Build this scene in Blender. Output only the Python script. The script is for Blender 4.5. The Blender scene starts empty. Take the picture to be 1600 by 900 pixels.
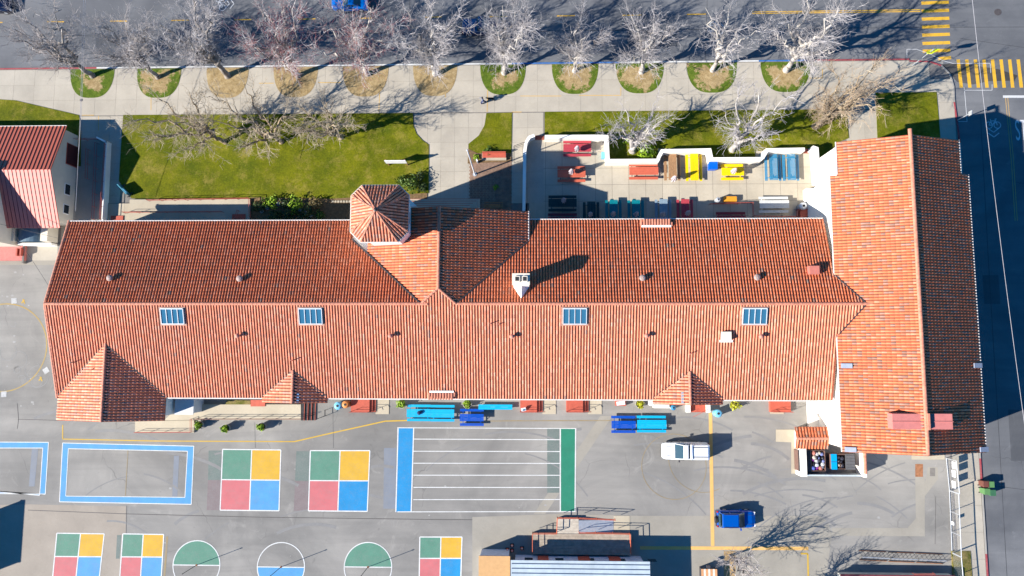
import bpy, math, random
import numpy as np
from mathutils import Vector, Matrix

random.seed(7)
sc = bpy.context.scene
COL = sc.collection

# ------------------------------------------------------------------ camera, sky, sun
F = 1067.0; H = 80.0; NAD = (832, 555); YAW = -0.0022
def _basis():
    n = Vector((NAD[0]-800, -(NAD[1]-450), -F)).normalized()
    Z = -n; X = Vector((1, 0, 0)); X = (X - X.dot(Z)*Z).normalized(); Y = Z.cross(X)
    c, s = math.cos(YAW), math.sin(YAW)
    return c*X + s*Y, -s*X + c*Y, Z
BX, BY, BZ = _basis()
cam = bpy.data.objects.new('camera', bpy.data.cameras.new('camera'))
COL.objects.link(cam)
cam.data.sensor_width = 36.0; cam.data.lens = 36.0*F/1600.0
cam.data.clip_start = 0.5; cam.data.clip_end = 1500
Rm = Matrix((BX, BY, BZ)).to_4x4()
cam.matrix_world = Matrix.Translation((0, 0, H)) @ Rm
sc.camera = cam

SUN_EL = math.radians(30); SUN_DIR = Vector((-0.935, -0.355, 0)).normalized()
to_sun = Vector((SUN_DIR.x*math.cos(SUN_EL), SUN_DIR.y*math.cos(SUN_EL), math.sin(SUN_EL)))
world = bpy.data.worlds.new('World'); sc.world = world; world.use_nodes = True
wn = world.node_tree
sky = wn.nodes.new('ShaderNodeTexSky'); sky.sky_type = 'NISHITA'; sky.sun_disc = False
sky.sun_elevation = SUN_EL; sky.sun_rotation = math.atan2(to_sun.x, to_sun.y) % (2*math.pi)
sky.air_density = 1.0; sky.dust_density = 0.3; sky.ozone_density = 5.0
hs_ = wn.nodes.new('ShaderNodeHueSaturation'); hs_.inputs['Saturation'].default_value = 1.45
wn.links.new(sky.outputs[0], hs_.inputs['Color']); wn.links.new(hs_.outputs[0], wn.nodes['Background'].inputs[0])
wn.nodes['Background'].inputs[1].default_value = 0.075
sun = bpy.data.objects.new('sun', bpy.data.lights.new('sun', 'SUN')); COL.objects.link(sun)
sun.data.energy = 5.0; sun.data.angle = math.radians(0.55); sun.data.color = (1.0, 0.945, 0.86)
sun.rotation_euler = to_sun.to_track_quat('Z', 'Y').to_euler()
sc.view_settings.view_transform = 'Standard'; sc.view_settings.look = 'None'
sc.view_settings.exposure = 1.22; sc.view_settings.gamma = 1.0

def P(x, y, z=0.0):
    """a point measured in the photograph, at height z in the place"""
    c = Vector((x-800, -(y-450), -F))
    d = Vector((BX.dot(c), BY.dot(c), BZ.dot(c)))
    t = (z-H)/d.z
    return Vector((d.x*t, d.y*t, z))
def P2(x, y, z=0.0):
    p = P(x, y, z); return (p.x, p.y)

# ------------------------------------------------------------------ materials
def L(c):   # sRGB 0..255 -> linear
    return tuple(((v/255)/12.92 if v/255 < .04045 else ((v/255+.055)/1.055)**2.4) for v in c)
MATS = {}
class NT:
    def __init__(s, name):
        s.m = bpy.data.materials.new(name); s.m.use_nodes = True
        s.t = s.m.node_tree; s.b = s.t.nodes['Principled BSDF']
    def n(s, ty, **kw):
        o = s.t.nodes.new(ty)
        for k, v in kw.items():
            if k in o.inputs: o.inputs[k].default_value = v
            else: setattr(o, k, v)
        return o
    def link(s, a, b): s.t.links.new(a, b)
    def coords(s): 
        return s.n('ShaderNodeNewGeometry').outputs['Position']
    def noise(s, scale, detail=4, rough=.6, vec=None, dist=0.0):
        o = s.n('ShaderNodeTexNoise'); o.inputs['Scale'].default_value = scale
        o.inputs['Detail'].default_value = detail; o.inputs['Roughness'].default_value = rough
        o.inputs['Distortion'].default_value = dist
        s.link(vec if vec else s.coords(), o.inputs['Vector']); return o.outputs['Fac']
    def ramp(s, fac, a, b):
        o = s.n('ShaderNodeMapRange'); o.inputs[1].default_value = a; o.inputs[2].default_value = b
        s.link(fac, o.inputs[0]); return o.outputs[0]
    def mix(s, fac, a, b, mode='MIX'):
        o = s.n('ShaderNodeMix', data_type='RGBA', blend_type=mode)
        for v, i in ((fac, 0), (a, 6), (b, 7)):
            if hasattr(v, 'is_linked'): s.link(v, o.inputs[i])
            elif i == 0: o.inputs[0].default_value = v
            else: o.inputs[i].default_value = (*v[:3], 1)
        return o.outputs[2]
    def mapping(s, scale):
        o = s.n('ShaderNodeMapping'); o.inputs['Scale'].default_value = scale
        s.link(s.coords(), o.inputs['Vector']); return o.outputs[0]
    def bump(s, fac, strength, dist=.02):
        o = s.n('ShaderNodeBump'); o.inputs['Strength'].default_value = strength; o.inputs['Distance'].default_value = dist
        s.link(fac, o.inputs['Height']); s.link(o.outputs[0], s.b.inputs['Normal'])
    def out(s, col, rough=.8, metal=0, spec=.3):
        if hasattr(col, 'is_linked'): s.link(col, s.b.inputs['Base Color'])
        else: s.b.inputs['Base Color'].default_value = (*col[:3], 1)
        s.b.inputs['Roughness'].default_value = rough; s.b.inputs['Metallic'].default_value = metal
        s.b.inputs['Specular IOR Level'].default_value = spec
        return s.m
def dull(c, k): return tuple(v*k for v in c)

def paint(name, c, rough=.5, var=.22, scale=3.0, metal=0, spec=.4):
    if name in MATS: return MATS[name]
    t = NT(name)
    f = t.ramp(t.noise(scale, 5, .65), .3, .7)
    col = t.mix(f, dull(c, 1-var), dull(c, 1+var*.4))
    col = t.mix(t.ramp(t.noise(scale*14, 3), .55, .8), col, dull(c, 1-var*.9))
    MATS[name] = t.out(col, rough, metal, spec); return MATS[name]

def marking(name, c, under=(.20, .195, .19), wear=.35):
    c = dull(c, .88)
    """flat paint on asphalt, worn through where the grain is high"""
    if name in MATS: return MATS[name]
    t = NT(name)
    col = t.mix(t.ramp(t.noise(.9, 5, .6), .3, .75), dull(c, .88), dull(c, 1.06))
    w = t.ramp(t.noise(7.0, 6, .75), .62-.22*wear, .86)
    w2 = t.ramp(t.noise(.8, 8, .8), .48, .74)
    mm = t.n('ShaderNodeMath', operation='MULTIPLY'); t.link(w, mm.inputs[0]); mm.inputs[1].default_value = .85
    m2 = t.n('ShaderNodeMath', operation='MULTIPLY'); t.link(w2, m2.inputs[0]); m2.inputs[1].default_value = wear*.6
    col = t.mix(mm.outputs[0], col, under); col = t.mix(m2.outputs[0], col, under)
    t.bump(t.noise(30, 3), .12, .01)
    MATS[name] = t.out(col, .75); return MATS[name]

def asphalt(name, base, warm, cracks=True):
    t = NT(name)
    big = t.ramp(t.noise(.07, 6, .62, dist=.6), .34, .66)
    col = t.mix(big, dull(base, .74), dull(warm, 1.10))
    st = t.ramp(t.noise(1.0, 5, .6, vec=t.mapping((.05, .55, 1)), dist=.8), .42, .70)
    sm = t.n('ShaderNodeMath', operation='MULTIPLY'); t.link(st, sm.inputs[0]); sm.inputs[1].default_value = .38
    col = t.mix(sm.outputs[0], col, dull(base, .58))
    pa = t.ramp(t.noise(.32, 5, .7, dist=1.2), .60, .72)
    pm = t.n('ShaderNodeMath', operation='MULTIPLY'); t.link(pa, pm.inputs[0]); pm.inputs[1].default_value = .30
    col = t.mix(pm.outputs[0], col, dull(warm, 1.40))
    fi = t.ramp(t.noise(16, 4, .8), .35, .65)
    col = t.mix(fi, dull_node(t, col, .90), dull_node(t, col, 1.07))
    sp = t.ramp(t.noise(2.3, 3, .5, dist=.3), .70, .76)
    spm = t.n('ShaderNodeMath', operation='MULTIPLY'); t.link(sp, spm.inputs[0]); spm.inputs[1].default_value = .35
    col = t.mix(spm.outputs[0], col, dull(base, .55))
    if cracks:
        v = t.n('ShaderNodeTexVoronoi', feature='DISTANCE_TO_EDGE'); v.inputs['Scale'].default_value = .13
        wv = t.n('ShaderNodeVectorMath', operation='ADD'); t.link(t.coords(), wv.inputs[0])
        nz = t.n('ShaderNodeTexNoise'); nz.inputs['Scale'].default_value = .7; t.link(t.coords(), nz.inputs['Vector'])
        t.link(nz.outputs['Color'], wv.inputs[1]); t.link(wv.outputs[0], v.inputs['Vector'])
        ck = t.ramp(v.outputs['Distance'], .006, .0)
        cm = t.n('ShaderNodeMath', operation='MULTIPLY'); t.link(ck, cm.inputs[0]); t.link(t.ramp(t.noise(.2, 3), .5, .62), cm.inputs[1])
        c2 = t.n('ShaderNodeMath', operation='MULTIPLY'); t.link(cm.outputs[0], c2.inputs[0]); c2.inputs[1].default_value = .6
        col = t.mix(c2.outputs[0], col, dull(base, .45))
    t.bump(t.noise(45, 3), .25, .012)
    return t.out(col, .9, 0, .2)
def dull_node(t, col, k):
    return t.mix(1.0, col, (k, k, k), 'MULTIPLY')

def concrete(name, c, joint=False, stain=.3):
    if name in MATS: return MATS[name]
    c = dull(c, .88); t = NT(name)
    info = t.n('ShaderNodeObjectInfo')
    col = t.mix(t.ramp(t.noise(.35, 5, .65), .32, .68), dull(c, .86), dull(c, 1.06))
    rv = t.ramp(info.outputs['Random'], 0, 1)
    col = t.mix(rv, dull_node(t, col, .95), dull_node(t, col, 1.04))
    st = t.ramp(t.noise(1.4, 6, .75, dist=.7), .54, .75)
    sm = t.n('ShaderNodeMath', operation='MULTIPLY'); t.link(st, sm.inputs[0]); sm.inputs[1].default_value = stain
    col = t.mix(sm.outputs[0], col, dull((c[0], c[1]*.95, c[2]*.88), .62))
    col = t.mix(t.ramp(t.noise(22, 3), .35, .65), dull_node(t, col, .94), dull_node(t, col, 1.04))
    t.bump(t.noise(30, 3), .15, .01)
    MATS[name] = t.out(col, .85); return MATS[name]

def tile_mat(name, pal):
    t = NT(name)
    at = t.n('ShaderNodeAttribute', attribute_name='rnd')
    cr = t.n('ShaderNodeValToRGB'); cr.color_ramp.interpolation = 'LINEAR'
    el = cr.color_ramp.elements
    while len(el) < len(pal): el.new(.5)
    for e, (p, c) in zip(el, pal): e.position = p; e.color = (*c, 1)
    t.link(at.outputs['Fac'], cr.inputs[0])
    col = cr.outputs[0]
    col = t.mix(t.ramp(t.noise(.16, 4, .6), .35, .68), dull_node(t, col, .92), t.mix(1.0, col, (1.05, .98, .92), 'MULTIPLY'))
    col = t.mix(t.ramp(t.noise(.55, 6, .75, dist=.8), .56, .80), col, dull_node(t, col, .74))
    li = t.ramp(t.noise(5.0, 5, .75), .60, .80)
    lm = t.n('ShaderNodeMath', operation='MULTIPLY'); t.link(li, lm.inputs[0]); lm.inputs[1].default_value = .25
    col = t.mix(lm.outputs[0], col, (.34, .24, .18))
    t.bump(t.noise(40, 3), .2, .01)
    return t.out(col, .80, 0, .30)
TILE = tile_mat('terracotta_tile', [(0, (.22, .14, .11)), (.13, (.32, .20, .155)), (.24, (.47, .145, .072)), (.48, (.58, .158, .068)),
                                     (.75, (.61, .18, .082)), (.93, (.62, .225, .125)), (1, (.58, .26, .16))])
TILE_P = tile_mat('pale_pink_tile', [(0, (.28, .18, .15)), (.10, (.40, .25, .20)), (.24, (.53, .20, .125)), (.48, (.63, .225, .13)), (.75, (.66, .26, .16)), (.93, (.68, .31, .21)), (1, (.62, .34, .25))])  # paler, pinker palette for the yard slope, porch gables and tower
PANS = paint('terracotta_pan', (.26, .072, .036), .85, .3, 2.2)
RIDGE = paint('ridge_tile_pink', (.52, .205, .13), .75, .35, 3.0)
FLASH = paint('dark_valley_metal', (.035, .03, .035), .6, .2)
GUT = paint('pale_gutter', (.62, .58, .54), .6, .2)

def grass_mat(name, g, dry, amt):
    t = NT(name)
    c1 = t.mix(t.ramp(t.noise(.30, 8, .74), .36, .66), dull(g, .72), (g[0]*1.6, g[1]*1.25, g[2]))
    f = t.ramp(t.noise(.42, 9, .82), .60-.22*amt, .80-.22*amt)
    c1 = t.mix(f, c1, dry)
    c1 = t.mix(t.ramp(t.noise(4.5, 7, .9), .36, .64), dull_node(t, c1, .62), dull_node(t, c1, 1.32))
    c1 = t.mix(t.ramp(t.noise(.12, 3, .6), .4, .62), dull_node(t, c1, .84), c1)
    fl = t.ramp(t.noise(5.5, 2, .5), .745, .77)
    c1 = t.mix(fl, c1, dull(dry, 1.3))
    t.bump(t.noise(14, 5, .8), .9, .06)
    return t.out(c1, .9, 0, .15)
GRASS = grass_mat('lawn_grass', (.100, .130, .003), (.27, .215, .045), .46)
GRASSD = grass_mat('thin_grass', (.085, .115, .012), (.27, .20, .085), .95)
def well_mat(name, amt):
    """green rim, bare straw coloured middle (per-vertex 'mid' is a wear mask of the turf itself)"""
    t = NT(name); a = t.n('ShaderNodeAttribute', attribute_name='mid')
    ad = t.n('ShaderNodeMath', operation='ADD'); t.link(a.outputs['Fac'], ad.inputs[0])
    nn = t.ramp(t.noise(.55, 8, .8), .3, .7)
    m = t.n('ShaderNodeMath', operation='MULTIPLY'); t.link(nn, m.inputs[0]); m.inputs[1].default_value = 1.25
    t.link(m.outputs[0], ad.inputs[1])
    f = t.ramp(ad.outputs[0], .98-amt, 1.14-amt)
    g = t.mix(t.ramp(t.noise(2.5, 5, .7), .3, .7), (.045, .085, .008), (.12, .16, .02))
    d = t.mix(t.ramp(t.noise(1.7, 5, .7), .3, .7), (.22, .15, .065), (.40, .30, .16))
    c = t.mix(f, g, d); c = t.mix(t.ramp(t.noise(9, 4, .8), .34, .66), dull_node(t, c, .7), dull_node(t, c, 1.2))
    t.bump(t.noise(14, 5, .8), .8, .05)
    return t.out(c, .95, 0, .1)
WELL = [well_mat('tree_well_turf_%s' % n, a) for n, a in (('green', -.12), ('mixed', .12), ('straw', 1.0))]

WHITE = paint('white_render', (.80, .765, .70), .8, .06, 1.0)
CREAM = paint('cream_render', (.62, .56, .46), .8, .10, 1.0)
GREYWALL = paint('pale_grey_render', (.55, .56, .57), .8, .08, 1.0)
REDP = paint('red_painted_concrete', (.42, .085, .05), .7, .2)
REDM = paint('red_painted_metal', (.38, .075, .05), .5, .2)
DARKM = paint('dark_metal', (.05, .045, .05), .5, .2)
GALV = paint('galvanised_metal', (.55, .57, .60), .4, .15, 3, .5)
WHM = paint('white_metal', (.78, .78, .78), .5, .1)
RUST = paint('rusty_metal', (.30, .13, .06), .8, .4)
RUBBER = paint('black_rubber', (.02, .02, .022), .8, .2)
def glass(name, c, rough=.08):
    t = NT(name); return t.out(c, rough, 0, .8)
GLASSB = glass('blue_skylight_glass', (.03, .12, .20)); GLASSD = glass('dark_window_glass', (.02, .025, .03))
CARGL = glass('car_window_glass', (.03, .06, .075), .04)
ASPH = asphalt('yard_asphalt', (.228, .219, .205), (.27, .255, .232))
ROADM = asphalt('road_asphalt', (.125, .130, .142), (.155, .157, .163))
CONC = concrete('sidewalk_concrete', (.43, .385, .315))
CONCT = concrete('terrace_concrete', (.47, .415, .325), stain=.4)
CONCP = concrete('porch_concrete', (.46, .40, .30), stain=.2)
CONCL = concrete('pale_patch_concrete', (.315, .29, .245), stain=.35)
CONCB = concrete('beige_patch_concrete', (.33, .285, .235), stain=.35)
JOINT = paint('dark_joint', (.17, .155, .14), .9, .2)
KW = marking('kerb_white', (.62, .62, .60), (.3, .28, .25), .4); KR = marking('kerb_red', (.33, .05, .06), (.3, .28, .25), .4)
KB = marking('kerb_blue', (.03, .15, .42), (.3, .28, .25), .4); KG = concrete('kerb_concrete', (.33, .31, .28))
MW = marking('white_line_paint', (.66, .66, .64), wear=.5); MY = marking('yellow_line_paint', (.58, .36, .03), wear=.55)
MYR = marking('yellow_road_paint', (.72, .40, .02), (.14, .14, .145), wear=.55)
MO = marking('orange_band_paint', (.72, .42, .13), wear=.25)
MB_ = marking('light_blue_court_paint', (.075, .29, .56), wear=.4); MB2 = marking('blue_court_paint', (.01, .23, .50), wear=.35)
MG = marking('green_court_paint', (.09, .235, .165), wear=.5); MGS = marking('deep_green_court_paint', (.02, .20, .12), wear=.1)
MYQ = marking('yellow_court_paint', (.60, .35, .03), wear=.4); MRQ = marking('pink_red_court_paint', (.53, .14, .15), wear=.45)
GHG = marking('ghost_green_paint', (.135, .175, .155), wear=.8); GHR = marking('ghost_red_paint', (.20, .155, .155), wear=.8)
GHB = marking('ghost_blue_paint', (.19, .215, .26), wear=1.0); MWR = marking('white_road_paint', (.6, .6, .6), (.14, .14, .145), wear=.5)
GHY = marking('ghost_yellow_paint', (.30, .22, .10), wear=.9)
MULCH = paint('brown_mulch', (.17, .105, .05), .95, .5, 4)

# ------------------------------------------------------------------ mesh helper
class MB:
    def __init__(s): s.v = []; s.f = []
    def add(s, vs, fs):
        o = len(s.v); s.v += [tuple(q) for q in vs]; s.f += [tuple(i+o for i in f) for f in fs]; return s
    def box(s, c, d, rz=0, taper=1.0, rx=0, ry=0):
        x, y, z = (k/2 for k in d)
        m = Matrix.Translation(c) @ Matrix.Rotation(rz, 4, 'Z') @ Matrix.Rotation(ry, 4, 'Y') @ Matrix.Rotation(rx, 4, 'X')
        t = taper
        vs = [(-x, -y, -z), (x, -y, -z), (x, y, -z), (-x, y, -z), (-x*t, -y*t, z), (x*t, -y*t, z), (x*t, y*t, z), (-x*t, y*t, z)]
        return s.add([m @ Vector(v) for v in vs], [(3, 2, 1, 0), (4, 5, 6, 7), (0, 1, 5, 4), (1, 2, 6, 5), (2, 3, 7, 6), (3, 0, 4, 7)])
    def bx(s, x0, x1, y0, y1, z0, z1):
        return s.box(((x0+x1)/2, (y0+y1)/2, (z0+z1)/2), (abs(x1-x0), abs(y1-y0), abs(z1-z0)))
    def cyl(s, c, r, h, n=12, r2=None, axis='Z'):
        r2 = r if r2 is None else r2; vs = []
        for k, (rr, z) in enumerate(((r, 0), (r2, h))):
            for i in range(n):
                a = 2*math.pi*i/n; p = Vector((rr*math.cos(a), rr*math.sin(a), z))
                if axis == 'Y': p = Vector((p.x, p.z-h/2, p.y))
                if axis == 'X': p = Vector((p.z-h/2, p.x, p.y))
                vs.append(Vector(c)+p)
        fs = [(i, (i+1) % n, n+(i+1) % n, n+i) for i in range(n)] + [tuple(range(n))[::-1], tuple(range(n, 2*n))]
        return s.add(vs, fs)
    def prism(s, pts, z0, z1, top=None):
        n = len(pts)
        a = sum(pts[i][0]*pts[(i+1) % n][1]-pts[(i+1) % n][0]*pts[i][1] for i in range(n))
        if a < 0: pts = pts[::-1]
        vs = [(p[0], p[1], z0) for p in pts] + [(p[0], p[1], z1) for p in pts]
        return s.add(vs, [tuple(range(n))[::-1], tuple(range(n, 2*n))] + [(i, (i+1) % n, n+(i+1) % n, n+i) for i in range(n)])
    def sheet(s, pts, z):
        n = len(pts)
        a = sum(pts[i][0]*pts[(i+1) % n][1]-pts[(i+1) % n][0]*pts[i][1] for i in range(n))
        if a < 0: pts = pts[::-1]
        return s.add([(p[0], p[1], z) for p in pts], [tuple(range(n))])
    def line(s, pts, w, z, h=None):
        """a painted band following pts"""
        for a, b in zip(pts[:-1], pts[1:]):
            a = Vector(a[:2]); b = Vector(b[:2]); d = (b-a).normalized(); q = Vector((-d.y, d.x))*w/2
            ps = [a-q, b-q, b+q, a+q]
            if h: s.prism([tuple(p) for p in ps], z, z+h)
            else: s.sheet([tuple(p) for p in ps], z)
        return s
    def ring(s, c, r, w, z, a0=0, a1=2*math.pi, n=48):
        for i in range(n):
            t0 = a0+(a1-a0)*i/n; t1 = a0+(a1-a0)*(i+1)/n
            q = [(c[0]+rr*math.cos(t), c[1]+rr*math.sin(t)) for rr, t in ((r-w/2, t0), (r+w/2, t0), (r+w/2, t1), (r-w/2, t1))]
            s.sheet(q, z)
        return s
    def tube(s, pts, r, n=6):
        for a, b in zip(pts[:-1], pts[1:]):
            a = Vector(a); b = Vector(b); d = b-a
            if d.length < 1e-5: continue
            m = d.to_track_quat('Z', 'Y').to_matrix(); vs = []
            for e in (a, b):
                for i in range(n):
                    t = 2*math.pi*i/n; vs.append(e + m @ Vector((r*math.cos(t), r*math.sin(t), 0)))
            s.add(vs, [(i, (i+1) % n, n+(i+1) % n, n+i) for i in range(n)] + [tuple(range(n))[::-1], tuple(range(n, 2*n))])
        return s
    def lathe(s, c, prof, n=14):
        vs = []; m = len(prof)
        for r, z in prof:
            for i in range(n):
                t = 2*math.pi*i/n; vs.append((c[0]+r*math.cos(t), c[1]+r*math.sin(t), c[2]+z))
        fs = [(k*n+i, k*n+(i+1) % n, (k+1)*n+(i+1) % n, (k+1)*n+i) for k in range(m-1) for i in range(n)]
        fs += [tuple(range(n))[::-1], tuple(range((m-1)*n, m*n))]
        return s.add(vs, fs)
    def mesh(s, name, m, off=None, smooth=False):
        me = bpy.data.meshes.new(name)
        v = s.v if off is None else [(a-off[0], b-off[1], c-off[2]) for a, b, c in s.v]
        me.from_pydata(v, [], s.f); me.materials.append(m)
        if smooth: me.polygons.foreach_set('use_smooth', [True]*len(me.polygons))
        return me
    def build(s, name, m, parent=None, world=True, smooth=False, bevel=0):
        off = None; loc = Vector((0, 0, 0))
        if parent is not None and world: off = wloc(parent)
        elif parent is None and s.v and world:
            xs = [q[0] for q in s.v]; ys = [q[1] for q in s.v]; loc = Vector(((min(xs)+max(xs))/2, (min(ys)+max(ys))/2, min(q[2] for q in s.v))); off = loc
        o = bpy.data.objects.new(name, s.mesh(name, m, off, smooth)); COL.objects.link(o)
        if parent is not None: o.parent = parent
        else: o.location = loc
        if bevel:
            b = o.modifiers.new('bevel', 'BEVEL'); b.width = bevel; b.segments = 2; b.limit_method = 'ANGLE'
        return o
def wloc(o):
    v = Vector((0, 0, 0))
    while o is not None: v += o.location; o = o.parent
    return v
def tag(o, label=None, cat=None, group=None, kind=None):
    if label: o['label'] = label
    if cat: o['category'] = cat
    if group: o['group'] = group
    if kind: o['kind'] = kind
    return o
def thing(name, label, cat, loc=(0, 0, 0), rz=0, group=None):
    o = bpy.data.objects.new(name, None); COL.objects.link(o); o.location = loc; o.rotation_euler = (0, 0, rz)
    o.empty_display_size = .3
    return tag(o, label, cat, group)
def struct(name, mb, m, parent=None, kind='structure'):
    o = mb.build(name, m, parent)
    if parent is None: o['kind'] = kind
    return o
def copy_tree(o, parent=None):
    c = o.copy(); COL.objects.link(c); c.parent = parent
    for ch in list(o.children): copy_tree(ch, c)
    return c
def pp(*xy, z=0): return [P2(x, y, z) for x, y in xy]
def share(name, me, parent, loc, rz=0):
    o = bpy.data.objects.new(name, me); COL.objects.link(o); o.parent = parent; o.location = loc; o.rotation_euler[2] = rz; return o

KZ = .12     # kerb height: everything north of the yard stands on it
# ------------------------------------------------------------------ ground, roads, paving
g = MB().sheet([(-300, -300), (300, -300), (300, 300), (-300, 300)], 0); struct('ground', g, ASPH)
g = MB().sheet([(-250, 35.35), (250, 35.35), (250, 200), (-250, 200)], .004)
struct('road', g, ROADM)
g = MB().sheet([(50.2, -250), (250, -250), (250, 35.35), (49.0, 35.35)], .004)
struct('road', g, ROADM)
# sidewalk base with kerb
corner = pp((1420, 96), (1452, 97), (1470, 103), (1483, 116), (1489, 135), (1490, 160))
sw = [(-120, 35.2), (corner[0][0], 35.2)] + corner[1:-1] + [(50.15, 30), (50.45, -60), (47.0, -60), (47.0, 20), (47, 13), (-120, 13)]
side = struct('sidewalk', MB().prism(sw, 0, KZ-.03), JOINT)
slab_me = {}
def slabs(parent, x0, x1, y0, y1, nx, ny, mat, zt, gap=.016, name='slab', skip=None):
    w = (x1-x0)/nx; h = (y1-y0)/ny
    off = wloc(parent)
    key = (round(w, 3), round(h, 3), mat.name)
    if key not in slab_me:
        m = MB().box((0, 0, -.03), (w-gap, h-gap, .06)).mesh(name, mat); slab_me[key] = m
    for i in range(nx):
        for j in range(ny):
            x = x0+(i+.5)*w; y = y0+(j+.5)*h
            if skip and skip(x, y): continue
            share(name, slab_me[key], parent, (x-off.x, y-off.y, zt-off.z+random.uniform(-.004, .004)))
slabs(side, -72, 47.3, 29.2, 35.1, 46, 3, CONC, KZ)
slabs(side, 47.3, 49.95, 18.5, 32.8, 1, 5, CONC, KZ)
slabs(side, 47.3, 50.2, -40, 18.5, 1, 20, CONC, KZ)
fore = struct('forecourt', MB().bx(-57, -50.0, 13.2, 29.1, KZ-.1, KZ-.02), JOINT)
slabs(fore, -57, -50.0, 13.2, 29.1, 4, 8, CONC, KZ)
plaza = struct('plaza', MB().bx(-14.3, -.6, 16.2, 29.1, KZ-.1, KZ-.02), JOINT)
slabs(plaza, -14.3, -4.4, 16.5, 29.1, 6, 7, CONC, KZ)
slabs(plaza, -4.4, 1.35, 18.0, 29.1, 3, 6, CONC, KZ, skip=lambda x, y: x < -2 and y < 24)
walk = struct('walkway', MB().bx(37.2, 41.5, 22.4, 29.1, KZ-.1, KZ-.02), JOINT)
slabs(walk, 37.2, 41.5, 22.5, 29.1, 2, 3, CONC, KZ)
strip = struct('walkway', MB().bx(-51.4, -36.5, 15.2, 18.2, KZ-.1, KZ+.1), JOINT)
slabs(strip, -51.4, -36.6, 15.2, 18.15, 7, 1, CONCP, KZ+.13)
terr = struct('terrace', MB().bx(-.9, 34, 14.0, 26.6, KZ-.1, KZ-.02), JOINT)
slabs(terr, -.4, 33.2, 14.2, 26.2, 17, 6, CONCT, KZ, gap=.035)
# brick court beside the steps
bc = struct('brick_court', MB().bx(*[P2(731, 0)[0], P2(799, 0)[0]], 16.3, 23.7, KZ-.1, KZ-.01), JOINT)
bm = MB(); x0 = P2(733, 300)[0]; x1 = P2(799, 300)[0]
for j in range(34):
    y = 16.4+j*.215; i = 0
    while x0+i*.42 < x1-.2:
        bm.box((x0+.2+i*.42+(j % 2)*.10, y, KZ+random.uniform(0, .008)), (.40, .195, .05)); i += 1
o = bm.build('brick', paint('brown_paving_brick', (.24, .15, .105), .9, .35, 2.0), bc); o['kind'] = 'stuff'

# kerbs, painted in stretches
def kerb(pts, m, name='kerb'):
    b = MB(); b.line(pts, .17, .0, KZ+.012); return struct(name, b, m)
for (xa, xb, m) in ((-125, P2(152, 106)[0], KR), (P2(152, 106)[0], P2(800, 102)[0], KW), (P2(800, 102)[0], P2(968, 99)[0], KB), (P2(968, 99)[0], P2(1185, 97)[0], KW),
                    (P2(1185, 97)[0], P2(1262, 97)[0], KB), (P2(1262, 97)[0], corner[0][0], KR)):
    kerb([(xa, 35.28), (xb, 35.28)], m)
kerb(corner[0:3], KR); kerb(corner[2:], KG)
kerb([corner[-1], (50.35, 25)], KR); kerb([(50.35, 25), (50.35, P2(1536, 716)[1])], KG)
kerb([(50.35, P2(1536, 716)[1]), (50.35, P2(1540, 765)[1])], KR); kerb([(50.35, P2(1540, 765)[1]), (50.35, P2(1540, 865)[1])], KG)
kerb([(50.35, P2(1540, 865)[1]), (50.35, -30)], KR)

# lawns (mounded turf lying over the paving edge)
def lawn(px, m=GRASS, label=None, z=KZ+.06):
    pts = [P2(x, y, KZ) for x, y in px]
    return struct('lawn', MB().prism(pts, KZ-.15, z), m)
def arc(cx, cy, rx, ry, a0, a1, n=14):
    return [(cx+rx*math.cos(math.radians(a0+(a1-a0)*i/n)), cy+ry*math.sin(math.radians(a0+(a1-a0)*i/n))) for i in range(n+1)]
lawn([(-90, 150), (24, 157), (123, 180), (126, 188), (127, 260), (-90, 260)])
lawn([(193, 180), (645, 177), (646, 196)] + [(651, 209), (660, 219), (670, 226)] + [(670, 302), (640, 305), (548, 314), (206, 310), (186, 283), (190, 220)])
lawn([(760, 177), (800, 176), (799, 246), (770, 247), (732, 238), (732, 225), (748, 212), (757, 196)])
lawn([(851, 175), (1323, 171), (1326, 216), (1310, 222), (1283, 250), (1270, 232), (1180, 236), (1180, 252), (1112, 252), (1105, 232), (1028, 232), (1028, 250), (953, 252), (948, 211), (851, 211)])
lawn([(1368, 145), (1463, 144), (1469, 215), (1371, 220)])
lawn([(1487, 861), (1516, 861), (1521, 930), (1490, 930)], GRASSD)
struct('planting_bed', MB().prism(pp((732, 233), (745, 240), (799, 240), (799, 253), (731, 256)), KZ-.1, KZ+.1), MULCH)
struct('planting_bed', MB().prism(pp((393, 309), (520, 311), (520, 350), (393, 350)), KZ-.1, KZ+.07), MULCH)
struct('planting_bed', MB().prism(pp((520, 311), (668, 302), (668, 320), (548, 350), (520, 350)), KZ-.1, KZ+.08), MULCH)
wells = [(109, 181, 153, 0), (213, 285, 153, 1), (322, 390, 153, 2), (427, 498, 152, 2), (535, 608, 151, 2), (645, 715, 150, 2), (750, 822, 148, 0),
         (862, 935, 147, 1), (962, 1037, 146, 1), (1073, 1151, 145, 1), (1189, 1265, 144, 1)]
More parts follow.
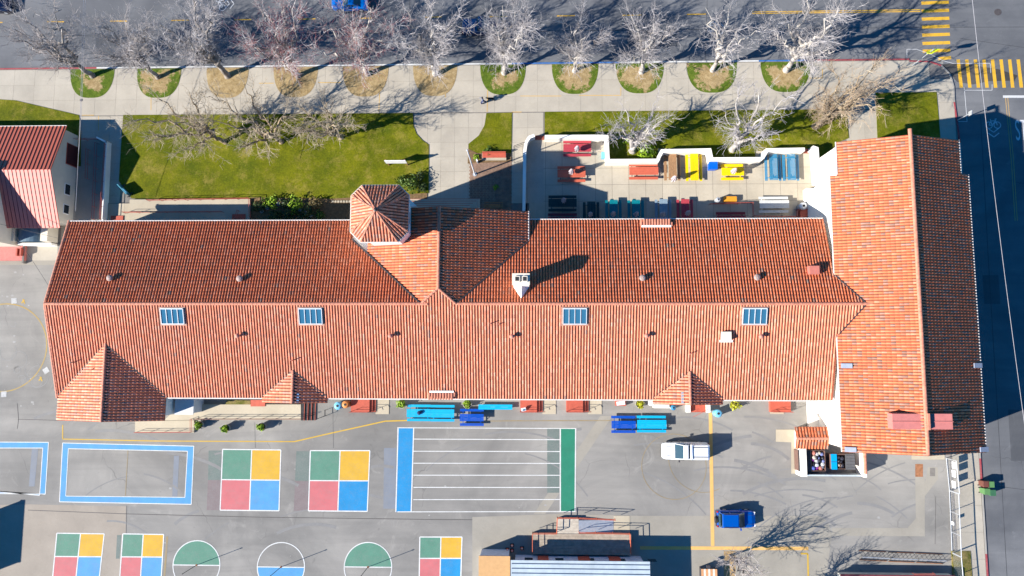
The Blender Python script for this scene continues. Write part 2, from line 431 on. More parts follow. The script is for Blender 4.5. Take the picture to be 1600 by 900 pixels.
for (a, b, yb, k) in wells:
    cx = (a+b)/2; rx = (b-a)/2; c = P(cx, 104, KZ); c.y = 35.1; R = rx/12.95
    ry = 35.1-P(cx, yb, KZ).y; nR, nA = 6, 26; vs = [(c.x, c.y-ry*.45, KZ+.07)]; mid = [1.0]; fs = []
    rim = []
    for i in range(nA):
        t = math.pi*(1+i/(nA-1)); rim.append((c.x+R*1.0*math.copysign(abs(math.cos(t))**.72, math.cos(t)), c.y+ry*math.copysign(abs(math.sin(t))**.9, math.sin(t))))
    for q in range(1, nR+1):
        f = q/nR
        for (x, y) in rim: vs.append((vs[0][0]+(x-vs[0][0])*f, vs[0][1]+(y-vs[0][1])*f, KZ+.07-.05*f)); mid.append(1-f)
    for i in range(nA-1): fs.append((0, 1+i, 2+i))
    fs.append((0, nA, 1))
    for q in range(nR-1):
        for i in range(nA):
            j = (i+1) % nA; fs.append((1+q*nA+i, 1+(q+1)*nA+i, 1+(q+1)*nA+j, 1+q*nA+j))
    mb = MB().add(vs, fs); o = struct('tree_well', mb, WELL[k])
    at = o.data.attributes.new('mid', 'FLOAT', 'POINT'); at.data.foreach_set('value', mid)

# yard patches
def patch(px, m, z=.004, name='pavement_patch'): return struct(name, MB().sheet(pp(*px), z), m)
patch([(738, 808), (870, 803), (1000, 806), (1290, 806), (1300, 835), (1290, 905), (738, 905)], CONCL)
patch([(44, 788), (197, 791), (195, 905), (-60, 905), (-60, 790)], CONCB)
patch([(938, 650), (957, 650), (852, 803), (834, 803)], CONCL, .003)
patch([(1430, 745), (1445, 745), (1445, 838), (1300, 837), (1300, 825), (1418, 825), (1431, 810)], CONCL, .0075)
patch([(1450, 730), (1465, 730), (1466, 748), (1445, 775), (1445, 755)], CONCL, .006)
patch([(-60, 410), (90, 410), (90, 384), (-60, 384)], CONC, .004)
patch([(-60, 407), (90, 407), (90, 414), (-60, 414)], CONCL, .008)
patch([(1212, 671), (1243, 671), (1243, 740), (1236, 740), (1236, 691), (1212, 690)], CONCP, .05)
patch([(1424, 711), (1476, 711), (1476, 718), (1424, 718)], CONCP, .04)
RUSTP = patch([(1430, 725), (1442, 725), (1442, 745), (1430, 745)], RUST, .012, 'utility_cover'); tag(RUSTP, kind='structure')
patch([(1453, 731), (1461, 731), (1461, 744), (1453, 744)], JOINT, .014, 'utility_cover')
patch([(1131, 861), (1150, 861), (1149, 905), (1131, 905)], marking('orange_ground_paint', (.42, .27, .10), wear=.7), .010)
# dark repair seams
cm = marking('tar_seam', (.10, .09, .085), wear=.3)
for pts, w in (([(44, 797), (200, 803), (400, 808), (700, 812), (738, 812)], .07), ([(28, 655), (98, 657)], .06), ([(27, 630), (29, 655), (27, 670)], .06), ([(1462, 775), (1461, 850)], .04),
               ([(520, 640), (521, 700)], .03), ([(398, 660), (399, 700)], .03), ([(198, 790), (196, 905)], .04)):
    struct('tar_seam', MB().line(pp(*pts), w, .011), cm)

# ------------------------------------------------------------------ painted playground
def mark(name, label, cat, group=None, at=None): return thing(name, label, cat, (*P2(*at), 0), 0, group)
def quad_court(px, label):
    (a, b, c, d) = px  # TL TR BR BL in photo pixels
    A, B, C, D = (Vector(P2(*q)) for q in px); ctr = (A+B+C+D)/4
    t = thing('four_square_court', label, 'playground marking', (ctr.x, ctr.y, 0), 0, 'four square courts')
    def at(u, v): return tuple((A*(1-u)+B*u)*(1-v)+(D*(1-u)+C*u)*v)
    for (u, v, m) in ((0, 0, MG), (.5, 0, MYQ), (0, .5, MRQ), (.5, .5, MB_ if 'pale' in label else MB2)):
        MB().sheet([at(u, v), at(u+.5, v), at(u+.5, v+.5), at(u, v+.5)], .012).build('painted_square', m, t)
    e = MB()
    for p, q in (((0, 0), (1, 0)), ((1, 0), (1, 1)), ((1, 1), (0, 1)), ((0, 1), (0, 0)), ((.5, 0), (.5, 1)), ((0, .5), (1, .5))):
        e.line([at(*p), at(*q)], .125, .017+.0004*len(e.v)/4)
    e.build('white_line', MW, t); return t
quad_court([(348, 702), (439, 703), (436, 798), (344, 797)], 'four colour square court beside the blue outlined rectangle, pale blue quarter')
quad_court([(485, 704), (578, 704), (574, 799), (482, 798)], 'four colour square court nearest the striped running lanes')
quad_court([(89, 833), (163, 834), (155, 906), (82, 906)], 'pale four colour square court on the beige concrete, lower left')
quad_court([(192, 834), (256, 835), (252, 906), (187, 906)], 'four colour square court between the beige concrete and the first green half circle, pale')
quad_court([(656, 839), (722, 839), (720, 906), (655, 906)], 'four colour square court beside the tan flat roofed shed')
for px, m in (([(326, 704), (346, 704), (345, 750), (325, 750)], GHG), ([(325, 750), (345, 750), (343, 797), (323, 797)], GHR),
              ([(463, 705), (484, 705), (483, 751), (461, 751)], GHG), ([(461, 752), (482, 752), (481, 798), (459, 798)], GHR),
              ([(855, 670), (874, 670), (874, 770), (855, 770)], GHG), ([(183, 836), (190, 836), (187, 873), (181, 873)], GHG),
              ([(600, 700), (619, 700), (618, 795), (599, 795)], GHB), ([(272, 712), (280, 712), (277, 776), (269, 776)], GHB),
              ([(50, 700), (60, 700), (54, 760), (45, 760)], GHB), ([(260, 838), (263, 838), (258, 905), (255, 905)], GHY)):
    struct('faded_paint', MB().sheet(pp(*px), .006+.0007*random.random()), m)
def frame_court(out, inn, label, cat='playground marking'):
    O = [Vector(P2(*q)) for q in out]; I = [Vector(P2(*q)) for q in inn]; c = sum(O, Vector((0, 0)))/4
    t = thing('painted_rectangle', label, cat, (c.x, c.y, 0)); b = MB(); w = MB()
    for i in range(4):
        j = (i+1) % 4; b.sheet([tuple(O[i]), tuple(O[j]), tuple(I[j]), tuple(I[i])], .012)
        w.line([O[i], O[j]], .09, .016+i*.0004); w.line([I[i], I[j]], .08, .016+i*.0004)
    b.build('blue_band', MB_, t); w.build('white_line', MW, t); return t
frame_court([(98, 692), (303, 697), (299, 788), (93, 784)], [(107, 701), (293, 705), (289, 777), (103, 775)], 'large blue outlined rectangle painted on asphalt below the big gabled porch')
frame_court([(-120, 690), (76, 691), (71, 772), (-120, 770)], [(-110, 700), (67, 700), (62, 774), (-110, 760)], 'blue outlined rectangle cut by the left photo edge')
struct('faded_paint', MB().line(pp((200, 703), (196, 775)), .08, .012), GHY)
# running lanes
t = thing('running_lanes', 'painted running lanes with blue band left and green band right', 'playground marking', (*P2(760, 735), 0))
MB().sheet(pp((622, 669), (646, 669), (642, 800), (619, 800)), .012).build('blue_band', MB2, t)
MB().sheet(pp((876, 670), (899, 670), (898, 799), (876, 799)), .012).build('green_band', MGS, t)
w = MB()
for i, (y0, y1) in enumerate(((668.3, 669.5), (686, 687), (705, 705.5), (723.7, 724), (742.4, 742.6), (761.4, 761.6), (780.6, 780.4), (799.7, 799.2))):
    xa = 621 if i in (0, 7) else 646
    w.line(pp((xa, y0), (876 if 0 < i < 7 else 899, y1)), .095, .016)
for k, (a, b) in enumerate((((622, 668), (618.5, 800)), ((646.5, 669), (642.5, 800)), ((875.5, 669), (875.5, 800)), ((899.5, 669), (898.5, 799.5)))):
    w.line(pp(a, b), .13, .0175)
w.build('white_line', MW, t)
# tether ball circles with their poles
for i, (x, y, kind, lb) in enumerate(((307, 883, 0, 'left green'), (439, 886, 1, 'blue'), (575, 886, 0, 'right green'))):
    c = P2(x, y); r = 37.5/13.75
    lab = ('tether ball circle with green upper half, %s' % ('below the blue outlined rectangle' if i == 0 else 'closest to the running lanes')) if kind == 0 else 'tether ball circle with blue lower half and open upper half'
    t = thing('tether_ball_circle', lab, 'playground marking', (*c, 0), 0, 'tether ball circles')
    a0 = 0 if kind == 0 else math.pi
    MB().sheet([(c[0]+r*math.cos(a0+math.pi*k/28), c[1]+r*math.sin(a0+math.pi*k/28)) for k in range(29)], .012).build('half_disc', MG if kind == 0 else MB_, t)
    w = MB().ring(c, r, .11, .016); w.line([(c[0]-r, c[1]), (c[0]+r, c[1])], .11, .0175); w.build('white_line', MW, t)
    pl = thing('tether_ball_pole', 'slim dark tether ball pole standing in the %s' % ('blue half circle' if kind else ('green half circle below the blue rectangle' if i == 0 else 'green half circle closest to the running lanes')), 'pole', (*c, 0), 0, 'tether ball poles')
    MB().cyl((0, 0, 0), .035, 3.2, 8).build('post', DARKM, pl, world=False)
    MB().cyl((0, 0, 3.1), .06, .12, 8).build('cap', DARKM, pl, world=False)
    MB().cyl((0, 0, 0), .12, .03, 10).build('base_plate', RUST, pl, world=False)
# yard lines
yl = lambda pts, w, m=MY, z=.010, n='painted_line': struct(n, MB().line(pp(*pts), w, z), m)
yl([(98, 664), (98, 686), (240, 689), (460, 690)], .12); yl([(460, 690), (512, 678), (602, 658), (636, 657)], .14, z=.0105)
yl([(757, 658), (800, 657.5), (960, 657)], .10, GHY)
yl([(1000, 856), (1263, 857)], .38, MO, .013); yl([(1110, 645), (1112, 760), (1113.5, 853)], .40, MO, .0135)
yl([(1251, 865), (1262, 865), (1263, 905)], .18, MY)
def circ(cx, cy, r, w, m, z=.010, a0=0, a1=2*math.pi):
    c = P2(cx, cy); struct('painted_circle', MB().ring(c, r/13.4, w, z, a0, a1, 64), m)
circ(6, 543, 70, .14, marking('faded_yellow', (.42, .28, .06), wear=1.0), a0=-1.9, a1=1.85); circ(1053, 729, 49, .07, GHY); circ(1098, 715, 52, .06, GHY, .0112, 3.0, 5.2)
for (x, y, a) in ((22, 470, .1), (72, 579, .6), (6, 616, .05)):
    c = P2(x, y); struct('painted_number_square', MB().box((c[0], c[1], .012), (.66, .66, .004), a), marking('faded_white', (.5, .5, .49), wear=1.0))
for (x, y) in ((36, 471), (63, 592)):
    c = P2(x, y); b = MB().box((c[0], c[1], .013), (.5, .14, .003), .9); b.box((c[0]+.1, c[1], .0165), (.14, .6, .003), .5); struct('painted_arrow', b, MY)
GHW = marking('chalk_marks', (.30, .295, .285), wear=.9)
for k in range(9):
    c = P2(random.uniform(8, 60), random.uniform(500, 600)); struct('chalk_drawing', MB().ring(c, random.uniform(.3, 1.3), .05, .0085+.0003*k, random.random()*6, 6+random.random()*4, 20), GHW)

# tyre scrubs, spills and scuffs on the yard
TYR = marking('tyre_marks', (.212, .206, .20), (.222, .217, .21), wear=1.0); SPL = marking('pale_spill', (.36, .35, .33), (.222, .217, .21), wear=1.0)
rs = random.Random(4); tm = MB(); sm_ = MB()
for k in range(60):
    cx_, cy_ = (rs.uniform(1120, 1430), rs.uniform(690, 840)) if k < 34 else (rs.uniform(120, 1300), rs.uniform(668, 860)); c = P2(cx_, cy_); r = rs.uniform(5, 16); a0 = rs.uniform(.9, 2.2); da = rs.uniform(.25, .8)
    cc_ = (c[0]-r*math.cos(a0), c[1]-r*math.sin(a0)*.8); tm.ring(cc_, r, rs.choice((.14, .2, .34)), .0045+.00004*k, a0-da/2, a0+da/2, 16)
for k in range(46):
    c = P2(rs.uniform(20, 1470), rs.uniform(665, 880)) if k < 30 else P2(rs.uniform(2, 62), rs.uniform(420, 660)); r = rs.uniform(.04, .22); n_ = 14
    sm_.sheet([(c[0]+r*rs.uniform(.7, 1.1)*math.cos(2*math.pi*q/n_), c[1]+r*rs.uniform(.5, .8)*math.sin(2*math.pi*q/n_)) for q in range(n_)], .0065+.00003*k)
struct('tyre_marks', tm, TYR); struct('pale_spills', sm_, SPL)

# street markings
def bars(label, lst, cat='crosswalk'):
    c = P2(*lst[0][0]); t = thing('crosswalk', label, cat, (*c, 0))
    for a, b in lst: MB().line(pp(a, b), .40, .010).build('stripe', MYR, t)
bars('yellow ladder crosswalk across the upper street', [((1439.5+k*.35, y), (1482.5+k*.4, y-1.5)) for k, y in enumerate((5, 17.5, 30, 42.5, 55, 68, 80))] + [((1466, 92), (1486, 90))])
bars('worn yellow ladder crosswalk across the shaded side street', [((1497+k*13.4, 93), (1502+k*13.4, 137)) for k in range(8)])
for (a, b) in (((-10, 35), (4, 35)), ((74, 34), (100, 34)), ((172, 33), (200, 33)), ((267, 32), (295, 31.5)), ((366, 31), (394, 30.5)), ((465, 30), (493, 29.5)), ((560, 28.7), (580, 28.3)), ((665, 27), (690, 26.5)),
               ((765, 26), (793, 25.7)), ((870, 25), (898, 24.5)), ((972, 24), (1002, 23.5)), ((1073, 22.5), (1103, 22))):
    struct('lane_dash', MB().line(pp(a, b), .13, .010), MYR)
struct('centre_line', MB().line(pp((1175, 18.7), (1438, 15.2)), .11, .010), MYR); struct('centre_line', MB().line(pp((1175, 21.2), (1438, 18)), .11, .010), MYR)
FYL = marking('worn_yellow_road_paint', (.46, .30, .12), (.14, .14, .145), wear=.7)
struct('centre_line', MB().line(pp((1571, 153), (1580, 250), (1586, 345)), .10, .010), FYL); struct('centre_line', MB().line(pp((1574.5, 153), (1583.5, 250), (1589.5, 345)), .10, .010), FYL)
struct('stop_line', MB().line(pp((1567, 151), (1640, 151)), .30, .012), MWR)
def sharrow(px, rz, s=1.0):
    c = P2(*px); b = MB(); m = Matrix.Rotation(rz, 2)
    def T(p): q = m @ Vector(p); return (c[0]+q.x*s, c[1]+q.y*s)
    def rg(cx, cy, r):
        q = T((cx, cy)); b.ring(q, r*s, .09, .010, n=18)
    rg(-.42, .3, .34); rg(.42, .3, .34)
    for pl in ([(-.42, .3), (-.12, .3), (.25, .75), (-.2, .75), (-.42, .3)], [(-.12, .3), (-.25, .95)], [(.42, .3), (.22, .95), (.4, .95)]):
        b.line([T(p) for p in pl], .09, .0105)
    for y in (-.45, -.95):
        b.line([T((-.55, y+.42)), T((0, y)), T((.55, y+.42))], .11, .011)
    t = thing('bike_lane_symbol', '', 'road marking', (*c, 0)); b.build('symbol', MWR, t); return t
sharrow((1552, 200), 0, 1.15)['label'] = 'painted bicycle and arrow symbol in the shade of the hall'
sharrow((1119, 45), math.radians(90), 1.15)['label'] = 'painted bicycle and double arrow symbol on the upper street under a bare tree'
sharrow((352, 6), math.radians(90), 1.15)['label'] = 'painted bicycle symbol at the top edge between bare trees'
def text(s, size, c, rz, m, name, z=.011, sx=1, extrude=0):
    cu = bpy.data.curves.new(name, 'FONT'); cu.body = s; cu.size = size; cu.align_x = 'CENTER'; cu.align_y = 'CENTER'
    tmp = bpy.data.objects.new('tmp', cu); COL.objects.link(tmp); dg = bpy.context.evaluated_depsgraph_get()
    me = bpy.data.meshes.new_from_object(tmp.evaluated_get(dg)); bpy.data.objects.remove(tmp); me.materials.clear(); me.materials.append(m)
    o = bpy.data.objects.new(name, me); COL.objects.link(o); o.location = (*c, z); o.rotation_euler = (0, 0, rz); o.scale = (sx, 1, 1); return o
c = P(1607, 205); o = text('STOP', 3.6, (c.x, c.y), 0, MWR, 'stop_lettering', sx=.36); o['kind'] = 'structure'
wl = lambda pts, w=.06, m=MWR: struct('survey_line', MB().line(pp(*pts), w, .013), m)
wl([(1417, 92), (1417, 77), (1432, 77), (1452, 84), (1474, 95), (1488, 99), (1547, 99), (1548, 114)]); wl([(1506, 136), (1507, 141), (1550, 141), (1550, 132)]); wl([(1507, 142), (1511, 190), (1497, 190)])
mo = paint('manhole_iron', (.07, .06, .06), .7, .3)
c = P2(1559, 19); tag(MB().cyl((*c, .004), .42, .02, 20).build('manhole_cover', mo), 'round iron manhole cover in the upper street near the crosswalks', 'manhole cover')
c = P2(128, 157); tag(MB().cyl((*c, KZ), .18, .02, 12).build('utility_lid', mo), 'small round dark lid in the pavement below the first tree well', 'utility lid')
orange = marking('orange_survey_paint', (.62, .36, .06), (.36, .33, .29), wear=.5)
for pts in (([(128, 180), (147, 180)]), ([(154, 181), (154, 204)]), ([(405, 130), (428, 130)]), ([(497, 129), (533, 129)]), ([(593, 145), (592, 175)]), ([(762, 140), (761, 175)]), ([(813, 150), (877, 150)]), ([(905, 149), (970, 149), (970, 137)]),
            ([(1265, 122), (1285, 122), (1285, 108)]), ([(800, 175), (815, 175)]), ([(696, 145), (696, 152)]), ([(236, 150), (236, 172)])):
    struct('survey_line', MB().line(pp(*pts, z=KZ), .07, KZ+.008), orange)
RP = asphalt('road_repair', (.085, .09, .10), (.11, .112, .118), False); RT = marking('road_tar_seam', (.055, .057, .062), (.125, .13, .142), wear=.4)
for px_ in ([(1535, 430), (1560, 430), (1563, 475), (1538, 475)], [(1575, 640), (1640, 640), (1640, 720), (1580, 720)], [(980, 48), (1060, 47), (1060, 72), (980, 73)], [(150, 60), (240, 59), (240, 84), (150, 85)]): struct('road_repair', MB().sheet(pp(*px_), .007), RP)
for pts_, w_ in (([(0, 57), (260, 55), (610, 52), (900, 48), (1420, 43), (1640, 42)], .06), ([(1532, 180), (1545, 420), (1562, 700), (1575, 930)], .06), ([(640, 0), (642, 52)], .05), ([(1105, 0), (1102, 94)], .05), ([(1560, 760), (1640, 770)], .05), ([(1500, 60), (1640, 80)], .05)): struct('tar_seam', MB().line(pp(*pts_), w_, .0085), RT)
bl = struct('damp_patch', MB().sheet(pp((1455, 99), (1470, 101), (1492, 98), (1560, 108), (1590, 118), (1585, 126), (1545, 127), (1520, 132), (1495, 128), (1485, 115)), .0065), asphalt('damp_asphalt', (.055, .052, .05), (.085, .08, .075), False))

# ------------------------------------------------------------------ tiled roofs
class Slope:
    """one plane of a tiled roof. g: downslope plan direction, s: pitch, p0/z0: a point on it"""
    def __init__(s, g, pitch, p0, z0):
        s.g = Vector(g).normalized(); s.s = pitch; s.p0 = Vector(p0); s.z0 = z0
        s.U = Vector((-s.g.y, s.g.x)); s.k = math.sqrt(1+pitch*pitch)
        s.V3 = Vector((-s.g.x, -s.g.y, pitch))/s.k; s.U3 = Vector((s.U.x, s.U.y, 0)); s.N = s.U3.cross(s.V3)
        if s.N.z < 0: s.N = -s.N
    def z(s, x, y): return s.z0 - s.s*((Vector((x, y))-s.p0).dot(s.g))
    def uv(s, p): d = Vector(p)-s.p0; return (d.dot(s.U), -d.dot(s.g)*s.k)
    def pt(s, u, v, h=0): return Vector((s.p0.x, s.p0.y, s.z0)) + s.U3*u + s.V3*v + s.N*h
ARCH = ((-.100, 0.0), (-.078, .052), (0, .082), (.078, .052), (.100, 0.0))
def tiles(sl, poly, parent, pitch=.31, course=.435, inset=.06, deck_t=.16, name='roof_tiles', calm=False, mat=None):
    pts = [sl.uv(p) for p in poly]; n = len(pts)
    dk = MB(); a = [tuple(sl.pt(u, v, 0)) for u, v in pts]; b = [(x, y, z-deck_t) for x, y, z in a]
    ar = sum(a[i][0]*a[(i+1) % n][1]-a[(i+1) % n][0]*a[i][1] for i in range(n))
    if ar < 0: a = a[::-1]; b = b[::-1]
    dk.add(b+a, [tuple(range(n))[::-1], tuple(range(n, 2*n))] + [(i, (i+1) % n, n+(i+1) % n, n+i) for i in range(n)])
    deck = dk.build('roof', PANS, parent)
    us = [p[0] for p in pts]; umin, umax = min(us), max(us)
    vmin = min(p[1] for p in pts)
    V = []; FC = []; RN = []
    nc = int((umax-umin)/pitch)
    if nc < 1: return deck
    pt_ = (umax-umin)/nc
    O = np.array(sl.pt(0, 0)); U3 = np.array(sl.U3); V3 = np.array(sl.V3); N3 = np.array(sl.N)
    flip = np.dot(np.cross(U3, V3), N3) < 0
    rows = []
    for k in range(nc):
        uc = umin+(k+.5)*pt_; xs = []
        for i in range(n):
            (u0, v0), (u1, v1) = pts[i], pts[(i+1) % n]
            if (u0 <= uc) != (u1 <= uc): xs.append(v0+(v1-v0)*(uc-u0)/(u1-u0))
        xs.sort(); ju = random.uniform(-.012, .012)
        for q in range(0, len(xs)-1, 2):
            lo, hi = xs[q]+(0 if abs(xs[q]-vmin) < .05 else inset), xs[q+1]-inset
            if hi-lo < .12: continue
            j = math.floor((lo-vmin)/course)
            while vmin+j*course < hi:
                v0 = max(lo, vmin+j*course); v1 = min(hi, vmin+(j+1)*course)
                if v1-v0 > .06: rows.append((uc+ju+random.uniform(-.004, .004), v0-random.uniform(0, .02), v1, (random.uniform(.2, .95) if calm and random.random() < .965 else random.random()), random.uniform(-.008, .008)))
                j += 1
    if not rows: return deck
    R_ = np.array(rows); m = len(R_); A = np.array(ARCH)
    ln = (R_[:, 2]-R_[:, 1])
    up = np.zeros((m, 10, 3))
    for e, (vv, hh, ww) in enumerate(((R_[:, 1], (.006 if calm else .010)+R_[:, 4]*.6, 1.02 if calm else 1.05), (R_[:, 2]+.04, 0.0+R_[:, 4]*0, .985 if calm else .95))):
        for i in range(5):
            uu = R_[:, 0]+A[i, 0]*ww; h = A[i, 1]*ww + hh + (0.0 if i in (1, 2, 3) else -.02)
            up[:, e*5+i, :] = O+np.outer(uu, U3)+np.outer(vv, V3)+np.outer(h*np.ones(m), N3)
    base = np.arange(m)*10
    quads = []
    for i in range(4):
        q = [i, i+1, 5+i+1, 5+i]
        if flip: q = q[::-1]
        quads.append(base[:, None]+np.array(q)[None, :])
    Q = np.stack(quads, 1).reshape(-1, 4)
    E_ = base[:, None]+np.array([0, 1, 2, 3, 4] if flip else [4, 3, 2, 1, 0])[None, :]
    nf = m*5
    me = bpy.data.meshes.new(name); me.vertices.add(m*10)
    co = up.reshape(-1, 3)-np.array(wloc(parent)); me.vertices.foreach_set('co', co.ravel())
    loops = np.concatenate([Q.ravel(), E_.ravel()]); me.loops.add(len(loops)); me.loops.foreach_set('vertex_index', loops)
    me.polygons.add(nf); st = np.concatenate([np.arange(m*4)*4, m*16+np.arange(m)*5]); me.polygons.foreach_set('loop_start', st)
    tot = np.concatenate([np.full(m*4, 4), np.full(m, 5)])
    try: me.polygons.foreach_set('loop_total', tot)
    except Exception: pass
    me.update(calc_edges=True); me.validate()
    at = me.attributes.new('rnd', 'FLOAT', 'FACE')
    r = R_[:, 3]; vals = np.concatenate([np.repeat(r, 4), r])[:len(me.polygons)]; at.data.foreach_set('value', vals.astype(np.float32))
    me.materials.append(mat or TILE)
    o = bpy.data.objects.new(name, me); COL.objects.link(o); o.parent = deck; o['kind'] = 'stuff'
    return deck
def caps(a, b, parent, r=.15, m=None, lift=.05, name='ridge_tiles', step=.42, col=None):
    a = Vector(a); b = Vector(b); d = b-a; n = max(1, int(d.length/step)); mb = MB()
    X = d.normalized(); S = X.cross(Vector((0, 0, 1))).normalized(); U = S.cross(X)
    for i in range(n):
        p = a+d*(i/n); q = a+d*((i+1)/n+.02); vs = []
        for e, (pt, rr, up) in enumerate(((p, r, 0), (q, r*1.13, .03))):
            for k in range(7):
                t = math.pi*k/6; vs.append(pt+S*(rr*math.cos(t))+U*(rr*.8*math.sin(t)+lift-.05+up))
        mb.add(vs, [(k, k+1, 8+k, 7+k) for k in range(6)] + [tuple(range(7))[::-1], tuple(range(7, 14))])
    o = mb.build(name, m or RIDGE, parent); o['kind'] = 'stuff'; return o
def valley(a, b, parent, w=.22, m=None):
    a = Vector(a); b = Vector(b); mb = MB().tube([a+Vector((0, 0, .03)), b+Vector((0, 0, .03))], w/2, 6); return mb.build('valley_flashing', m or FLASH, parent)

school = thing('school_building', 'long white school building with red tiled roof and octagonal tower', 'building', (-10, 5, 0))
SX0, SX1 = -53.6, 32.6
RY = 5.5
Ss = Slope((0, -1), .291, (0, RY), 6.75); Sn = Slope((0, 1), .3077, (0, RY), 6.75)
# walls
def extrude_x(prof, x0, x1):
    n = len(prof); mb = MB(); vs = [(x0, y, z) for y, z in prof] + [(x1, y, z) for y, z in prof]
    return mb.add(vs, [tuple(range(n)), tuple(range(n, 2*n))[::-1]] + [(i, n+i, n+(i+1) % n, (i+1) % n) for i in range(n)])
def extrude_y(prof, y0, y1):
    n = len(prof); mb = MB(); vs = [(x, y0, z) for x, z in prof] + [(x, y1, z) for x, z in prof]
    return mb.add(vs, [tuple(range(n)), tuple(range(n, 2*n))[::-1]] + [(i, n+i, n+(i+1) % n, (i+1) % n) for i in range(n)])
extrude_x([(-4.2, -1.4), (14.7, -1.4), (14.7, 3.65), (RY, 6.5), (-4.2, 3.65)], -53.15, 32.55).build('wall', WHITE, school)
zS = lambda y: Ss.z(0, y)
pkL = (-12.05, RY); pkR = (-8.25, RY); pk = (-10.12, 7.15)
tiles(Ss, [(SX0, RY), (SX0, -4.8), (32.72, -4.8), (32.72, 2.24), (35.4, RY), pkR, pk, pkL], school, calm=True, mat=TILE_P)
tiles(Sn, [(SX0, RY), pkL, (-20.3, 13.0), (-20.3, 15.25), (SX0, 15.25)], school, calm=True)
tiles(Sn, [pkR, (35.4, RY), (32.7, 8.6), (32.45, 15.25), (-.6, 15.25), (-.6, 12.7)], school, calm=True)
ZC = Ss.z(0, 7.15)
Ce = Slope((1, 0), .279, (-10.12, 0), ZC); Cw = Slope((-1, 0), .279, (-10.12, 0), ZC)
tiles(Ce, [pk, pkR, (-.49, 12.65), (-.49, 16.1), (-10.12, 16.1)], school)
tiles(Cw, [pk, (-10.12, 16.1), (-18.4, 16.1), (-18.4, 11.3), pkL], school)
caps((SX0, RY, 6.75), (pkL[0]-.1, RY, 6.75), school); caps((pkR[0]+.1, RY, 6.75), (35.3, RY, 6.75), school)
caps((-10.12, 16.1, ZC), (-10.12, 7.25, ZC), school, .17); caps((*pkL, 6.75), (*pk, ZC), school, .13); caps((*pkR, 6.75), (*pk, ZC), school, .13)
valley((*pkL, 6.75), (-20.3, 13.0, Sn.z(0, 13.0)+.02), school); valley((*pkR, 6.75), (-.49, 12.65, Sn.z(0, 12.65)+.02), school)
valley((35.4, RY, 6.75), (32.7, 8.6, 5.8), school, .18); valley((35.4, RY, 6.75), (32.7, 2.24, 5.8), school, .18)
# cross gable walls
extrude_y([(-18.2, -1.4), (-1.0, -1.4), (-1.0, 4.4), (-10.12, ZC-.25), (-18.2, 4.7)], 12.0, 15.8).build('wall', WHITE, school)
# verge and eaves trim
def trim(pts, parent, w=.09, h=.14, m=GUT, name='gutter'):
    mb = MB()
    for a, b in zip(pts[:-1], pts[1:]):
        mb.tube([a, b], w, 6)
    return mb.build(name, m, parent)
trim([(SX0, 15.32, Sn.z(0, 15.3)), (-19.2, 15.32, Sn.z(0, 15.3))], school); trim([(-.4, 15.32, Sn.z(0, 15.3)), (32.45, 15.32, Sn.z(0, 15.3))], school)
trim([(-40.9, -4.86, Ss.z(0, -4.8)-.04), (-30.2, -4.86, Ss.z(0, -4.8)-.04)], school); trim([(-22.7, -4.86, Ss.z(0, -4.8)-.04), (13.2, -4.86, Ss.z(0, -4.8)-.04)], school)
trim([(20.8, -4.86, Ss.z(0, -4.8)-.04), (32.6, -4.86, Ss.z(0, -4.8)-.04)], school)
trim([(-.42, 16.1, Ce.z(-.42, 0)), (-.42, 12.7, Ce.z(-.42, 0))], school, .07)
caps((SX0+.02, RY, 6.72), (SX0+.02, 15.2, Sn.z(0, 15.2)), school, .12, TILE if False else RIDGE, name='verge_tiles'); caps((SX0+.02, RY, 6.72), (SX0+.02, -4.7, Ss.z(0, -4.7)), school, .12, name='verge_tiles')
# dormer like porch gables on the yard side
def south_gable(xp, yp, x0, x1, ye, wall_y, big=False):
    z = Ss.z(0, yp); s = (z-Ss.z(0, -4.75))/((x1-x0)/2)
    e = Slope((1, 0), s, (xp, 0), z); w = Slope((-1, 0), s, (xp, 0), z)
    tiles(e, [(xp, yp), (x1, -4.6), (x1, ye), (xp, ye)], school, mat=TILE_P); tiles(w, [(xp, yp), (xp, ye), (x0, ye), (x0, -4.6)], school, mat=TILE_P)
    caps((xp, ye, z), (xp, yp-.1, z), school, .15)
    valley((xp, yp, z), (x1, -4.6, Ss.z(0, -4.6)), school, .16); valley((xp, yp, z), (x0, -4.6, Ss.z(0, -4.6)), school, .10)
    return z
z = south_gable(-47.25, 1.16, -53.45, -41.15, -7.4, -6.9, True)
extrude_y([(-52.9, -1.4), (-41.6, -1.4), (-41.6, 3.6), (-47.25, z-.3), (-52.9, 3.6)], -6.9, -4.3).build('wall', WHITE, school)
for (x0, x1, xp) in ((-30.15, -22.85, -26.5), (13.2, 20.8, 17.1)):
    z = south_gable(xp, -1.7, x0, x1, -5.35, -5)
    for x in (x0+.35, x1-.35): MB().bx(x-.15, x+.15, -5.1, -4.8, -1.4, 3.4).build('porch_post', WHITE, school)
# low white link block east of the big porch
MB().bx(-41.3, -39.25, -6.75, -4.25, -1.4, 1.35).build('porch_block', GREYWALL, school); MB().bx(-41.3, -39.1, -6.9, -4.3, 1.35, 1.45).build('porch_block_coping', GREYWALL, school)
